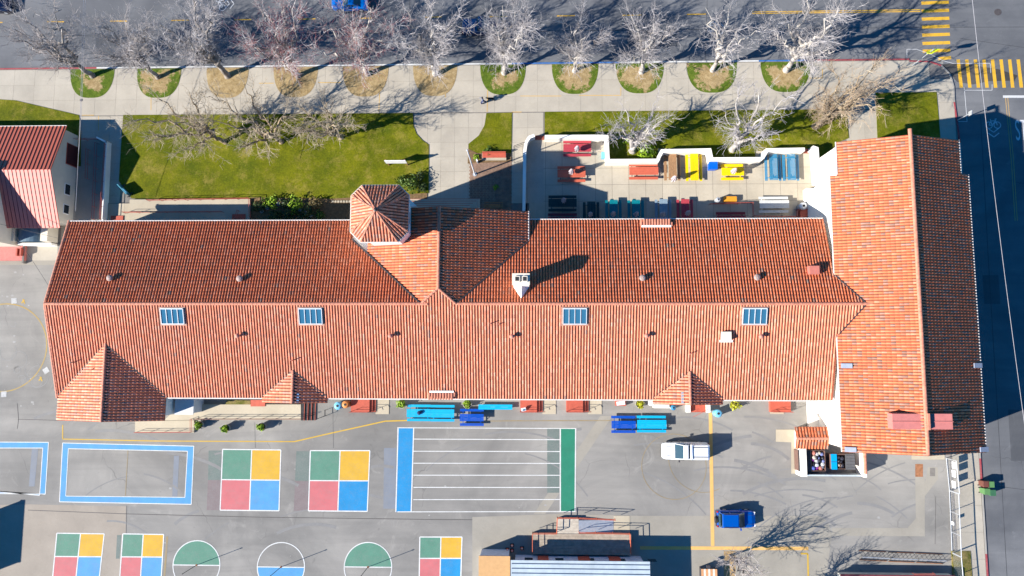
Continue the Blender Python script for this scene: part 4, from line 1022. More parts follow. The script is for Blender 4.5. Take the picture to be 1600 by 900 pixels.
def umbrella(px, label, m, z=KZ, h=2.5):
    c = P(*px, z+1.9); t = thing('folded_umbrella', label, 'umbrella', (c.x, c.y, z), 0, 'folded table umbrellas')
    MB().cyl((0, 0, 0), .025, h, 8).build('pole', WHM, t, world=False)
    mb = MB(); n = 16; vs = []
    for (r, zz) in ((.06, 2.55), (.13, 2.35), (.20, 1.9), (.24, 1.45), (.27, 1.15)):
        for i in range(n):
            a = 2*math.pi*i/n; q = r*(1+.28*(1 if i % 2 else -1)); vs.append((q*math.cos(a), q*math.sin(a), zz+(.08 if i % 2 and zz < 1.2 else 0)))
    mb.add(vs, [(k*n+i, k*n+(i+1) % n, (k+1)*n+(i+1) % n, (k+1)*n+i) for k in range(4) for i in range(n)]+[tuple(range(n))]); mb.build('folded_canopy', m, t, world=False); return t
CR = paint('red_table_coating', (.38, .045, .06), .45, .12); CO = paint('orange_red_table_coating', (.50, .11, .06), .5, .15); CDG = paint('dark_green_table_coating', (.01, .03, .03), .5, .15)
CT = paint('teal_table_coating', (.0, .16, .19), .45, .12); CGB = paint('grey_blue_table_coating', (.20, .27, .33), .45, .12); CW = paint('brown_wood_planks', (.33, .18, .085), .75, .35, 6); CY = paint('yellow_table_coating', (.75, .50, .0), .45, .08)
CB = paint('blue_mesh_table_coating', (.03, .20, .36), .45, .15); CG = paint('light_grey_table_coating', (.50, .51, .50), .5, .1); CC = paint('cyan_table_paint', (.0, .34, .60), .45, .10); CDB = paint('deep_blue_table_paint', (.0, .06, .38), .4, .10)
UM = paint('pinkish_white_canvas', (.44, .38, .41), .9, .15)
H_ = math.pi/2
TB = [((902, 231), 3.3, 'red latticed table in the top left corner of the terrace', CR, 0, (902, 231)), ((893, 271), 3.3, 'orange red table half in shade, second down the left side', CO, 0, (893, 267)),
      ((1006, 267), 3.4, 'orange red table without umbrella just below the wall recess', CO, 0, None), ((879, 317), 3.3, 'dark green table in the shaded lower left of the terrace', CDG, 0, (881, 312)),
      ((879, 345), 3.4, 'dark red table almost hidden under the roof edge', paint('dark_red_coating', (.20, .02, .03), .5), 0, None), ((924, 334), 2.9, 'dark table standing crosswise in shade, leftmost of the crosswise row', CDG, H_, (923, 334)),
      ((959, 331), 2.9, 'teal table standing crosswise, left of the other teal one', CT, H_, (959, 333)), ((994, 331), 2.9, 'teal table standing crosswise, beside the grey blue one', CT, H_, (995, 334)),
      ((1037, 330), 2.9, 'grey blue table standing crosswise between teal and red ones', CGB, H_, (1037, 334)), ((1071, 330), 2.9, 'dark red table standing crosswise, rightmost of the crosswise row', CR, H_, (1076, 332)),
      ((1051, 260), 3.2, 'brown wooden table below the white wall', CW, H_, (1054, 278)), ((1085, 261), 3.2, 'large bright yellow table standing crosswise', CY, H_, None), ((1145, 268), 2.6, 'small bright yellow table beside the blue bin', CY, 0, (1148, 266)),
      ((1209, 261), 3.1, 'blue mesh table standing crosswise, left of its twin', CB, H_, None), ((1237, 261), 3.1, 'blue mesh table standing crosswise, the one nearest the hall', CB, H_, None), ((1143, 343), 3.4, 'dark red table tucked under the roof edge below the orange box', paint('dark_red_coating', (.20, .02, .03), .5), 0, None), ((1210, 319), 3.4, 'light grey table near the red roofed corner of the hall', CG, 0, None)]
for i, (px, Lm, lb, m, rz, up) in enumerate(TB):
    picnic(px, Lm, lb, m, rz, leg=DARKM if m in (CO, CR) else m, group='picnic tables on the terrace', slats=5 if m is not CB else 7, gap=.012 if m is not CB else .05, bw=.32)
    if up: umbrella(up, 'closed umbrella in the '+lb.split(' in ')[0].split(' of ')[0].replace(' standing crosswise', ' crosswise').split(', ')[0].replace('below the white wall', 'by the wall')+{0: ' at top left', 1: ' half in shade', 3: ' at lower left in shade', 5: ' leftmost in the row', 6: ', the left of two teal ones', 7: ', the right of two teal ones'}.get(i, ''), UM)
GY = 'tables in the yard'
picnic((654, 645.5), 2.75, 'left half of the long cyan double table, with a dark bag on it', CC, 0, z=0, W=.95, bo=.80, group=GY); picnic((691, 646), 2.75, 'right half of the long cyan double table, touching the deep blue one', CC, 0, z=0, W=.95, bo=.80, group=GY)
picnic((737, 652.5), 2.75, 'deep blue table directly above the running lanes', CDB, 0, z=0, W=.82, bo=.82, group=GY, slats=6)
picnic((974.5, 663.5), 2.75, 'deep blue table left of the white pickup', CDB, 0, z=0, W=.86, bo=.82, group=GY, slats=6); picnic((1018.5, 663), 3.3, 'cyan table touching the deep blue one near the white pickup', CC, 0, z=0, W=.98, bo=.80, group=GY)
c = P(774, 636, .45); t = thing('bench', 'long cyan bench of two planks along the yard wall', 'bench', (c.x, c.y, 0)); 
for s in (-1, 1): MB().box((0, s*.15, .45), (3.9, .27, .05)).build('plank', CC, t, world=False)
for s in (-1.5, 0, 1.5): MB().box((s, 0, .21), (.08, .5, .42)).build('leg', DARKM, t, world=False)
c = P(655, 645, .8); t = MB().lathe((c.x, c.y, .78), [(.18, 0), (.24, .12), (.2, .26), (.06, .34)], 9).box((c.x+.25, c.y+.1, .84), (.35, .14, .08), .6).build('bag', paint('navy_cloth', (.02, .025, .08), .9)); tag(t, 'small dark navy bag lying on the long cyan table', 'bag')
# ------------------------------------------------------------------ benches, flagpole, signs near the plaza
def bench(px, Lm, label, m, rz=0, z=KZ, leg=None):
    c = P(*px, z+.45); t = thing('bench', label, 'bench', (c.x, c.y, z), rz)
    for k in range(3): MB().box((0, -.14+.15*k, .45), (Lm, .13, .04)).build('seat_slat', m, t, world=False)
    for k in range(2): MB().box((0, .34+.03*k, .62+.15*k), (Lm, .03, .12)).build('backrest_slat', m, t, world=False)
    for s in (-1, 1): MB().box((s*(Lm/2-.2), .08, .24), (.07, .5, .46)).build('leg', leg or DARKM, t, world=False)
    return t
c = P(772, 243, .5); t = thing('bench', 'red bench with concrete ends at the brick court', 'bench', (c.x, c.y, KZ))
MB().box((0, 0, .45), (2.8, .55, .09)).build('seat', REDP, t, world=False); MB().box((0, .3, .7), (2.8, .10, .35)).build('backrest', REDP, t, world=False); MB().box((0, -.12, .2), (2.9, .85, .38)).build('base', CONCP, t, world=False)
bench((771, 322), 2.2, 'tan slatted bench in the shade below the brick court', CW)
c = P(742, 272.5, KZ); t = thing('flagpole', 'tall white flagpole at the corner of the brick court', 'flagpole', (c.x, c.y, KZ)); MB().cyl((0, 0, 0), .09, 9.6, 12, .05).build('pole', WHM, t, world=False); MB().lathe((0, 0, 9.6), [(.03, 0), (.1, .08), (.1, .14), (.02, .2)], 10).build('ball_cap', GALV, t, world=False); MB().cyl((0, 0, 0), .25, .08, 14).build('base_plate', GALV, t, world=False)
MB().cyl((.07, 0, 1.2), .012, 8.2, 5).build('halyard', WHM, t, world=False)
c = P(746, 254, KZ); tag(MB().box((c.x, c.y, KZ+.5), (.16, .3, 1.0), .3).build('marker_post', WHM), 'short white post left of the red bench', 'post')
a, b = P(608, 258, KZ), P(637, 259, KZ); t = thing('sign_board', 'white sign board on two brown posts standing on the large lawn', 'sign', ((a.x+b.x)/2, a.y, KZ))
for s in (-1, 1): MB().box((s*(b.x-a.x)/2, 0, 1.1), (.12, .12, 2.2)).build('post', CW, t, world=False)
MB().box((0, -.08, 1.65), (b.x-a.x+.25, .06, 1.15)).build('panel', WHM, t, world=False)
# entrance steps
a = P(640, 311, KZ); b = P(750, 311, KZ); st = thing('entrance_steps', 'concrete entrance steps with dark nosings in front of the central gable', 'steps', ((a.x+b.x)/2, 16.5, KZ))
for k in range(4):
    MB().bx(a.x+(0 if k else 0), b.x-.38*k, 15.8, a.y-.30*k, KZ+.15*k-.01, KZ+.15*(k+1)).build('step', CONCT, st); MB().bx(a.x, b.x-.38*k-.02, a.y-.30*k-.07, a.y-.30*k-.02, KZ+.15*(k+1), KZ+.15*(k+1)+.006).build('nosing', REDP, st)
# ------------------------------------------------------------------ railings
def railing(px, label, z=0, h=.95, m=REDM, sp=1.5, rails=2, name='railing', zb=None, r=.03):
    pts = [P(*q, z+h) for q in px]; c = sum(pts, Vector((0, 0, 0)))/len(pts); t = thing(name, label, 'railing', (c.x, c.y, z))
    for a, b in zip(pts[:-1], pts[1:]):
        for k in range(rails): 
            dz = Vector((0, 0, -k*h*.45)); MB().tube([a+dz, b+dz], r, 6).build('rail', m, t)
    for a, b in zip(pts[:-1], pts[1:]):
        n = max(1, int((b-a).length/sp))
        for k in range(n+1):
            p = a.lerp(b, k/n); MB().cyl((p.x, p.y, z), r*.9, h, 6).build('post', m, t)
    return t
DK = paint('black_railing', (.03, .028, .03), .5)
# ramp against the long roof (north side)
a, b = P(206, 313), P(392, 342); tag(MB().bx(a.x, b.x, 15.0, a.y, KZ, KZ+.32).build('ramp', CONCP), 'beige concrete ramp along the terracotta roof below the large lawn', 'ramp')
railing([(228, 312), (388, 309), (389, 338)], 'red railing along the lawn side of the beige ramp', z=.3)
railing([(190, 331), (345, 330)], 'long red handrail in the middle of the beige ramp', z=.3); railing([(366, 343), (370, 328)], 'short red rail by the red mat', z=.3)
m_ = P(373, 341, .5); tag(MB().box((m_.x, m_.y+.1, .5), (1.6, .8, .06)).build('door_mat', REDP), 'red mat at the lower end of the beige ramp', 'mat'); m_ = P(183, 341, .3); tag(MB().box((m_.x, m_.y, .32), (1.5, .6, .06)).build('door_mat', REDP), 'dark red mat beside the left corner of the long roof', 'mat')
railing([(803, 250), (803, 228), (820, 222)], 'thin dark gate frame left of the curved terrace wall', z=KZ, h=1.2, m=DK)
# stones edging the bed
for k in range(9):
    c = P(520+k*4.4, 315, .2); o = MB().box((c.x, c.y, .2), (.30, .28, .16), random.uniform(-.3, .3), .8).build('edging_stone', CONCP, None); tag(o, ['leftmost', 'second', 'third', 'fourth', 'middle', 'sixth', 'seventh', 'second rightmost', 'rightmost'][k]+' pale edging stone in the short row left of the tower', 'stone', 'edging stones left of the tower')
for k in range(10):
    c = P(409+k*8.5, 330-12*math.sin(k*.42), .2); o = MB().lathe((c.x, c.y, .15), [(.22, 0), (.26, .08), (.14, .18)], 7).build('garden_stone', concrete('garden_stone_grey', (.30, .32, .36))); tag(o, 'grey round stone in the shrub bed, '+['nearest the ramp', 'second from the ramp', 'third from the ramp', 'fourth from the ramp', 'fifth from the ramp', 'sixth from the ramp', 'fourth from the tower', 'third from the tower', 'second from the tower', 'nearest the tower'][k], 'stone', 'stones winding through the shrub bed')
# terrace lower right corner
railing([(1110, 318), (1177, 316), (1178, 337), (1246, 338), (1247, 327), (1272, 327)], 'low red railing stepping around the lower right of the terrace', z=KZ, h=.8)
c = P(1141, 311, .6); t = thing('storage_box', 'orange storage box beside the low red railing', 'box', (c.x, c.y, KZ)); MB().box((0, 0, .25), (1.4, .55, .5)).build('body', paint('orange_plastic', (.62, .26, .02), .4, .08), t, world=False); MB().box((0, 0, .53), (1.46, .6, .07)).build('lid', paint('orange_plastic', (.62, .26, .02)), t, world=False)
def round_bin(px, label, m, lid, z=0, r=.32, h=.95):
    c = P(*px, z+h); t = thing('litter_bin', label, 'bin', (c.x, c.y, z)); MB().lathe((0, 0, 0), [(r*.85, 0), (r, .1), (r, h-.1), (r*.96, h)], 16).build('body', m, t, world=False)
    MB().lathe((0, 0, h), [(r*1.06, 0), (r*1.06, .05), (r*.8, .16), (r*.45, .2)], 16).build('lid', lid, t, world=False); MB().cyl((0, 0, h+.2), r*.36, .015, 12).build('opening', RUBBER, t, world=False); return t
LBL = paint('pale_blue_plastic', (.14, .42, .62), .4, .1); ORP = paint('orange_steel', (.55, .20, .05), .5, .15)
round_bin((528, 634), 'round pale blue bin left of the orange one under the eave', LBL, LBL, r=.42); round_bin((540, 632), 'round orange brown bin beside the pale blue one', ORP, ORP, r=.40); round_bin((1122, 646), 'round pale blue bin below the yellow bush', LBL, LBL, r=.42)
round_bin((1052, 637), 'small grey blue bin at the white box under the gable', GALV, CB, r=.28); round_bin((1122, 312), 'small grey round bin left of the orange box', GALV, GALV, z=KZ, r=.28); round_bin((1255, 322), 'grey round bin at the foot of the hall wall', GALV, GALV, z=KZ, r=.42)
c = P(1114, 259, 1); t = thing('recycling_bin', 'bright blue recycling bin against the white terrace wall', 'bin', (c.x, c.y, KZ)); BPL = paint('blue_plastic', (.0, .10, .55), .35, .06)
MB().box((0, 0, .5), (.8, .75, .95), 0, 1.12).build('body', BPL, t, world=False); MB().box((0, 0, 1.02), (.98, .92, .08)).build('lid', BPL, t, world=False)
c = P(943, 243, .5); tag(MB().box((c.x, c.y, .45), (.5, .75, .6)).build('cooler_box', LBL), 'small pale blue box against the terrace wall recess', 'box')
c = P(1266, 297, 1.2); tag(MB().box((c.x, c.y, 1.1), (.9, .5, .12)).box((c.x-.2, c.y, .6), (.5, .4, .9)).build('drinking_fountain', CREAM), 'cream drinking fountain on the hall wall', 'fountain')
c = P(1265, 335, 1); tag(MB().bx(c.x-1.0, c.x+.8, 14.6, c.y+.6, KZ, .9).build('stair_landing', REDP), 'red landing in the corner between hall and long roof', 'landing')
# landings under the yard eave
def landing(x0, x1, label, step_right=True, y1=644, pad=True):
    a, b = P(x0, y1, .5), P(x1, y1, .5); c = ((a.x+b.x)/2, -4.4, 0); t = thing('door_landing', label, 'landing', c, 0, 'red painted door landings')
    MB().bx(a.x, b.x, a.y, -4.25, 0, .5).build('platform', REDP, t); s = 1 if step_right else -1; e = b.x if step_right else a.x
    for k in range(2): MB().bx(e+s*.32*k, e+s*.32*(k+1), a.y+.05, -4.25, 0, .34-.16*k).build('step', REDP, t)
    e2 = e+s*.64
    if pad: MB().bx(e2, e2+s*1.55, a.y-.25, -4.25, 0, .05).build('concrete_pad', CONCP, t)
    MB().box(((a.x+b.x)/2, -4.24, 1.6), (1.0, .1, 2.1)).build('door', REDP, t)
    for q in (0, .45): MB().tube([(a.x, a.y+.06, 1.35-q), (b.x, a.y+.06, 1.35-q), (e2+s*.3, a.y+.06, .85-q)], .025, 6).build('handrail', REDM, t)
    for x in (a.x, b.x): MB().cyl((x, a.y+.06, .5), .025, .85, 6).build('post', REDM, t)
landing(548, 577, 'red landing beside the round orange bin'); landing(813, 839, 'red landing with a white sign leaning on it'); landing(885, 911, 'red landing between the white sign one and the deep blue table'); landing(1236, 1204, 'red landing closest to the dumpsters', False)
c = P(818, 640, .9); t = thing('sandwich_board', 'small white board leaning at the corner of a red landing', 'sign', (c.x, c.y, .5)); MB().box((0, 0, .3), (.55, .5, .03), .2, 1, .7).build('panel', WHM, t, world=False); MB().box((.02, -.03, .34), (.26, .2, .03), .2, 1, .7).build('blue_print', CB, t, world=False)
a, b = P(1079, 644, .4), P(1103, 644, .4); t = thing('door_landing', 'red landing between two white stubs under the right small gable', 'landing', ((a.x+b.x)/2, -5, 0)); MB().bx(a.x, b.x, a.y, -4.25, 0, .4).build('platform', REDP, t)
for x in (a.x-.3, b.x+.2): MB().box((x, a.y+.6, .4), (.42, 1.2, .8)).build('side_wall', WHITE, t)
MB().tube([(a.x+.3, a.y+.1, 1.2), (b.x-.5, a.y+.1, 1.2), (a.x+.2, a.y-.5, .8)], .025, 6).build('handrail', REDM, t)
c = P(1034, 636, 1.0); tag(MB().box((c.x, c.y+.1, .5), (1.7, .45, 1.0)).build('electrical_cabinet', WHITE), 'long white cabinet under the right small gable', 'cabinet')
c = P(1019, 632, 1.6); tag(MB().box((c.x, c.y+.1, .8), (.5, .45, 1.6)).build('meter_box', WHITE), 'white meter box left of the right small gable', 'cabinet')
c = P(970, 630, .6); t = thing('washing_trough', 'red framed trough with white contents under the eave', 'trough', (c.x, c.y, 0)); MB().box((0, 0, .3), (1.2, .6, .5)).build('body', REDP, t, world=False); MB().box((0, 0, .58), (.95, .42, .08), .1).build('basin', WHM, t, world=False)
# ramp and porch left of the dark steps (yard side)
def ppoly(px, z0, z1, m, label, cat, name):
    return tag(MB().prism([P2(*q, z1) for q in px], z0, z1).build(name, m), label, cat)
a, b, c, d = P(300, 657, .4), P(470, 657, .4), P(255, 677, .05), P(303, 655, .05)
ppoly([(283, 632), (470, 632), (470, 656), (304, 656), (256, 657)], 0, .42, CONCP, 'beige raised walkway under the eave left of the dark steps', 'walkway', 'raised_walkway')
ppoly([(211, 657.5), (256, 657.5), (303, 656.5), (303, 676), (211, 676)], 0, .22, CONCP, 'beige lower ramp below the big gabled porch', 'ramp', 'ramp')
railing([(209, 676), (297, 675.5), (297, 655)], 'red railing around the lower beige ramp', z=.1, h=.8); railing([(303, 655), (470, 655)], 'long dark red railing along the raised beige walkway', z=.42, h=.8, m=paint('dark_red_railing', (.16, .05, .04), .5))
t = thing('yard_steps', 'dark treads with red edges at the end of the raised walkway', 'steps', (*P2(481, 645), 0)); p, q = P(470, 657, .4), P(492, 632, .4)
for k in range(4): 
    x0_ = p.x+k*(q.x-p.x)/4; x1_ = x0_+(q.x-p.x)/4; MB().bx(x0_, x1_-.05, p.y, -4.3, 0, .40-.09*k).build('tread', paint('dark_tread_rubber', (.035, .033, .035), .9), t); MB().bx(x1_-.05, x1_, p.y, -4.3, 0, .405-.09*k).build('nosing', REDP, t)
railing([(494, 655), (507, 650), (507, 641)], 'thin dark handrail right of the dark steps', z=0, h=.8, m=DK)
ppoly([(355, 625), (391, 626), (391, 632), (352, 632)], .3, .46, GRASSD, 'narrow strip of dry grass between walkway and wall', 'grass strip', 'grass_strip'); ppoly([(391.5, 625), (414, 625), (414, 635), (391.5, 635)], .2, .5, REDP, 'red mat at the left corner of the left small gable', 'mat', 'door_mat')

# ------------------------------------------------------------------ vehicles
def loft(mb, secs, n=9, exp=.38):
    """secs: (x, halfwidth, z0, z1, crown) rounded box cross sections joined along x"""
    rings = []
    for (x, hw, z0, z1, rd) in secs:
        pr = []
        for i in range(n+1):
            a = math.pi*i/n; cx_ = math.copysign(abs(math.cos(a))**exp, math.cos(a)); sz = abs(math.sin(a))**exp
            pr.append((x, hw*cx_, z0+(z1-z0)*(sz*(1-rd)+rd*sz)))
        rings.append(pr)
    k = n+1; vs = [p for r in rings for p in r]; fs = []
    for j in range(len(rings)-1):
        for i in range(n): fs.append((j*k+i, j*k+i+1, (j+1)*k+i+1, (j+1)*k+i))
        fs.append((j*k+n, j*k, (j+1)*k, (j+1)*k+n))
    fs += [tuple(range(k))[::-1], tuple(range((len(rings)-1)*k, len(rings)*k))]
    return mb.add(vs, fs)
def carpaint(name, c, r=.25):
    t = NT(name); t.b.inputs['Coat Weight'].default_value = .6; t.b.inputs['Coat Roughness'].default_value = .05; return t.out(c, r, .1, .5)
def vehicle(px, L_, W, label, pm, kind, rz=0, roof=1.75, z=.004, name='parked_car', cat='car'):
    c = P(*px, z+.9); t = thing(name, label, cat, (c.x, c.y, z), rz)
    h = L_/2; w = W/2; hood = .98
    body = MB(); f = h-.04
    prof = [(-h, w*.86, .42, .72 if kind != 'pickup' else .95), (-h+.08, w*.96, .32, .92 if kind != 'pickup' else 1.02), (-h+.5, w, .28, 1.02), (-.4, w, .26, 1.04), (h*.34, w, .26, 1.04), (h*.45, w, .26, hood+.03), (h-.45, w*.965, .28, hood-.06), (h-.14, w*.87, .34, hood-.20), (h, w*.70, .42, .70)]
    loft(body, [(x, a, b, e, 0) for x, a, b, e in prof], 12, .30); body.build('body', pm, t, world=False, smooth=False, bevel=0)
    # cabin
    x0, x1 = {'suv': (-h+.18, h*.40), 'pickup': (-.45, h*.42), 'sedan': (-h*.62, h*.36), 'camper': (-.35, h*.46)}[kind]
    gl = MB(); loft(gl, [(x0, w*.82, 1.0, 1.04, 0), (x0+(.18 if kind in ('suv', 'pickup', 'camper') else .7), w*.80, 1.0, roof-.06, 0), (x1-.85, w*.80, 1.0, roof-.06, 0), (x1, w*.86, 1.0, 1.03, 0)], 12, .26); gl.build('windows', CARGL, t, world=False)
    rf = MB(); xa, xb = x0+(.16 if kind != 'sedan' else .75), x1-.80
    loft(rf, [(xa, w*.74, roof-.09, roof-.04, 0), (xa+.10, w*.80, roof-.10, roof, 0), (xb-.12, w*.80, roof-.10, roof+.01, 0), (xb, w*.74, roof-.10, roof-.05, 0)], 12, .30); rf.build('roof', pm, t, world=False)
    for sy in (-1, 1):
        p = MB()
        for (xx, xt) in ((x1-.02, xb), (x0+.02, xa)): p.tube([(xx, sy*w*.84, 1.02), (xt, sy*w*.76, roof-.06)], .04, 6)
        p.tube([((xa+xb)/2, sy*w*.87, 1.02), ((xa+xb)/2, sy*w*.79, roof-.05)], .05, 6); p.build('pillar', pm, t, world=False)
    for sx in (-1, 1):
        for sy in (-1, 1):
            wx = sx*(h-.92); ty = MB().cyl((wx, sy*(w-.12), .34), .345, .24, 20, axis='Y').build('wheel', RUBBER, t, world=False); MB().cyl((wx, sy*(w-.005), .34), .2, .03, 14, axis='Y').build('rim', GALV, ty, world=False)
    for sy in (-1, 1):
        MB().box((x1-.45, sy*(w+.10), 1.06), (.16, .22, .15)).build('mirror', pm if kind != 'camper' else DARKM, t, world=False)
        MB().box((h-.12, sy*w*.66, .68), (.16, .34, .15), sy*-.35).build('headlight', paint('lamp_lens', (.7, .7, .72), .15), t, world=False)
        MB().box((-h+.03, sy*w*.82, .80), (.10, .18, .30)).build('tail_light', paint('red_lens', (.35, .01, .01), .2), t, world=False)
    MB().box((-h-.03, 0, .46), (.14, W*.9, .16)).build('bumper', DARKM, t, world=False)
    MB().box((h-.07, 0, .44), (.1, W*.72, .16)).build('bumper', DARKM, t, world=False)
    for sy in (-1, 1):
        MB().box((x1+.02+(h-x1)*.45, sy*w*.52, hood+.012), ((h-x1)*.75, .018, .02), sy*-.06).build('bonnet_seam', DARKM, t, world=False)
        MB().box(((x0+x1)/2, sy*(w+.002), .80), (.02, .01, .5)).build('door_seam', DARKM, t, world=False); MB().box(((x0+x1)/2-.2, sy*(w+.012), .88), (.16, .03, .03)).build('door_handle', DARKM, t, world=False)
        MB().box((x1-.12, sy*w*.3, 1.10), (.03, w*.55, .025), sy*.1, 1, 0, .6).build('wiper', DARKM, t, world=False)
    if kind in ('pickup', 'camper'):
        bx0, bx1 = -h+.1, x0-.04
        if kind == 'camper':
            s = MB(); loft(s, [(bx0, w*.86, 1.0, roof-.02, 0), (bx0+.12, w*.89, 1.0, roof+.05, 0), (bx1-.1, w*.89, 1.0, roof+.05, 0), (bx1, w*.86, 1.0, roof-.02, 0)], 12, .26); s.build('camper_shell', pm, t, world=False)
            for y in (-.42, .42): MB().box(((bx0+bx1)/2, y*w*1.25, roof+.09), (bx1-bx0-.3, .04, .05)).build('roof_rail', DARKM, t, world=False)
            for x in (bx0+.2, bx1-.15): MB().box((x, 0, roof+.13), (.06, W*.82, .05)).build('roof_bar', paint('blue_grey_bar', (.1, .18, .35), .4), t, world=False)
            MB().box((bx0-.02, 0, 1.4), (.03, W*.72, .42)).build('rear_window', CARGL, t, world=False)
        else:
            MB().box(((bx0+bx1)/2, 0, 1.08), (bx1-bx0, W*.82, .05)).build('bed_cover', pm, t, world=False)
    if kind == 'suv' and 'spare' in label:
        s = MB().cyl((-h-.16, -.05, .95), .36, .22, 18, axis='X').build('spare_wheel', RUBBER, t, world=False); MB().cyl((-h-.28, -.05, .95), .2, .02, 14, axis='X').build('rim', DARKM, s, world=False)
        for sy in (-1, 1): MB().box(((xa+xb)/2, sy*w*.72, roof+.05), (xb-xa-.3, .04, .05)).build('roof_rail', DARKM, t, world=False)
        MB().box((-h+.12, 0, 1.4), (.05, W*.66, .42), 0, 1, 0, .25).build('rear_window', CARGL, t, world=False)
    return t
vehicle((1071, 705), 5.2, 1.98, 'white pickup with a camper shell and roof bars parked in the yard', carpaint('white_car_paint', (.72, .72, .71)), 'camper', math.pi, 1.82, name='parked_pickup', cat='pickup truck')
vehicle((1151, 811.5), 4.25, 1.92, 'blue off road car with a spare wheel on its back', carpaint('blue_car_paint', (.0, .07, .36)), 'suv', 0, 1.75)
vehicle((546, 2), 4.5, 1.85, 'blue car at the top edge under the red twigged tree', carpaint('mid_blue_car_paint', (.0, .10, .40)), 'sedan', math.pi, 1.5)
vehicle((752, 40), 4.6, 1.95, 'dark blue black pickup driving behind the white bare tree', carpaint('navy_car_paint', (.005, .025, .09)), 'pickup', 0, 1.75, name='dark_pickup', cat='pickup truck')
vehicle((-12, 6), 4.6, 1.9, 'very dark car cut by the top left corner', carpaint('black_blue_car_paint', (.004, .008, .03)), 'sedan', 0, 1.5)

# ------------------------------------------------------------------ dumpster enclosure
t = thing('dumpster_enclosure', 'white walled enclosure with a small tiled roof beside the hall', 'enclosure', (*P2(1290, 725), 0))
a = P(1244, 740, 0); WX0 = a.x; WY0 = P(1290, 741, 0).y; WX1 = P(1338, 735, 0).x; NY = P(1290, 690, 0).y
MB().bx(WX0-.05, WX0+.55, WY0, NY+1.2, 0, 1.75).build('wall', WHITE, t); MB().bx(WX0+.55, WX1, WY0, WY0+.16, 0, 1.3).build('gate', paint('blue_white_gate', (.45, .52, .56), .5), t)
MB().bx(WX1-.05, WX1+.25, WY0, -10.2, 0, 1.9).build('wall', WHITE, t); caps((WX1+.1, WY0+.4, 1.93), (WX1+.1, -10.25, 1.93), t, .18, TILE if False else RIDGE)
MB().bx(WX0+.3, 32.5, P(1260, 699, 2.6).y+.15, P(1260, 668, 2.6).y-.2, 0, 2.35).build('wall', WHITE, t)
r0_ = P(1245, 685, 2.95); r1_ = P(1297, 685, 2.95); sy0 = P(1245, 701, 2.55).y; ny0 = P(1245, 667, 2.55).y
tiles(Slope((0, -1), .4/(r0_.y-sy0), (r0_.x, r0_.y), 2.95), [(r0_.x, r0_.y), (r1_.x, r0_.y), (r1_.x-.05, sy0), (r0_.x, sy0)], t); tiles(Slope((0, 1), .4/(ny0-r0_.y), (r0_.x, r0_.y), 2.95), [(r0_.x, r0_.y), (r1_.x, r0_.y), (r1_.x-.05, ny0), (r0_.x, ny0)], t)
caps((r0_.x, r0_.y, 2.95), (r1_.x, r0_.y, 2.95), t, .13); MB().box((WX0+.02+.25, r0_.y-.1, 1.1), (.08, .9, 2.0)).build('door', REDP, t)
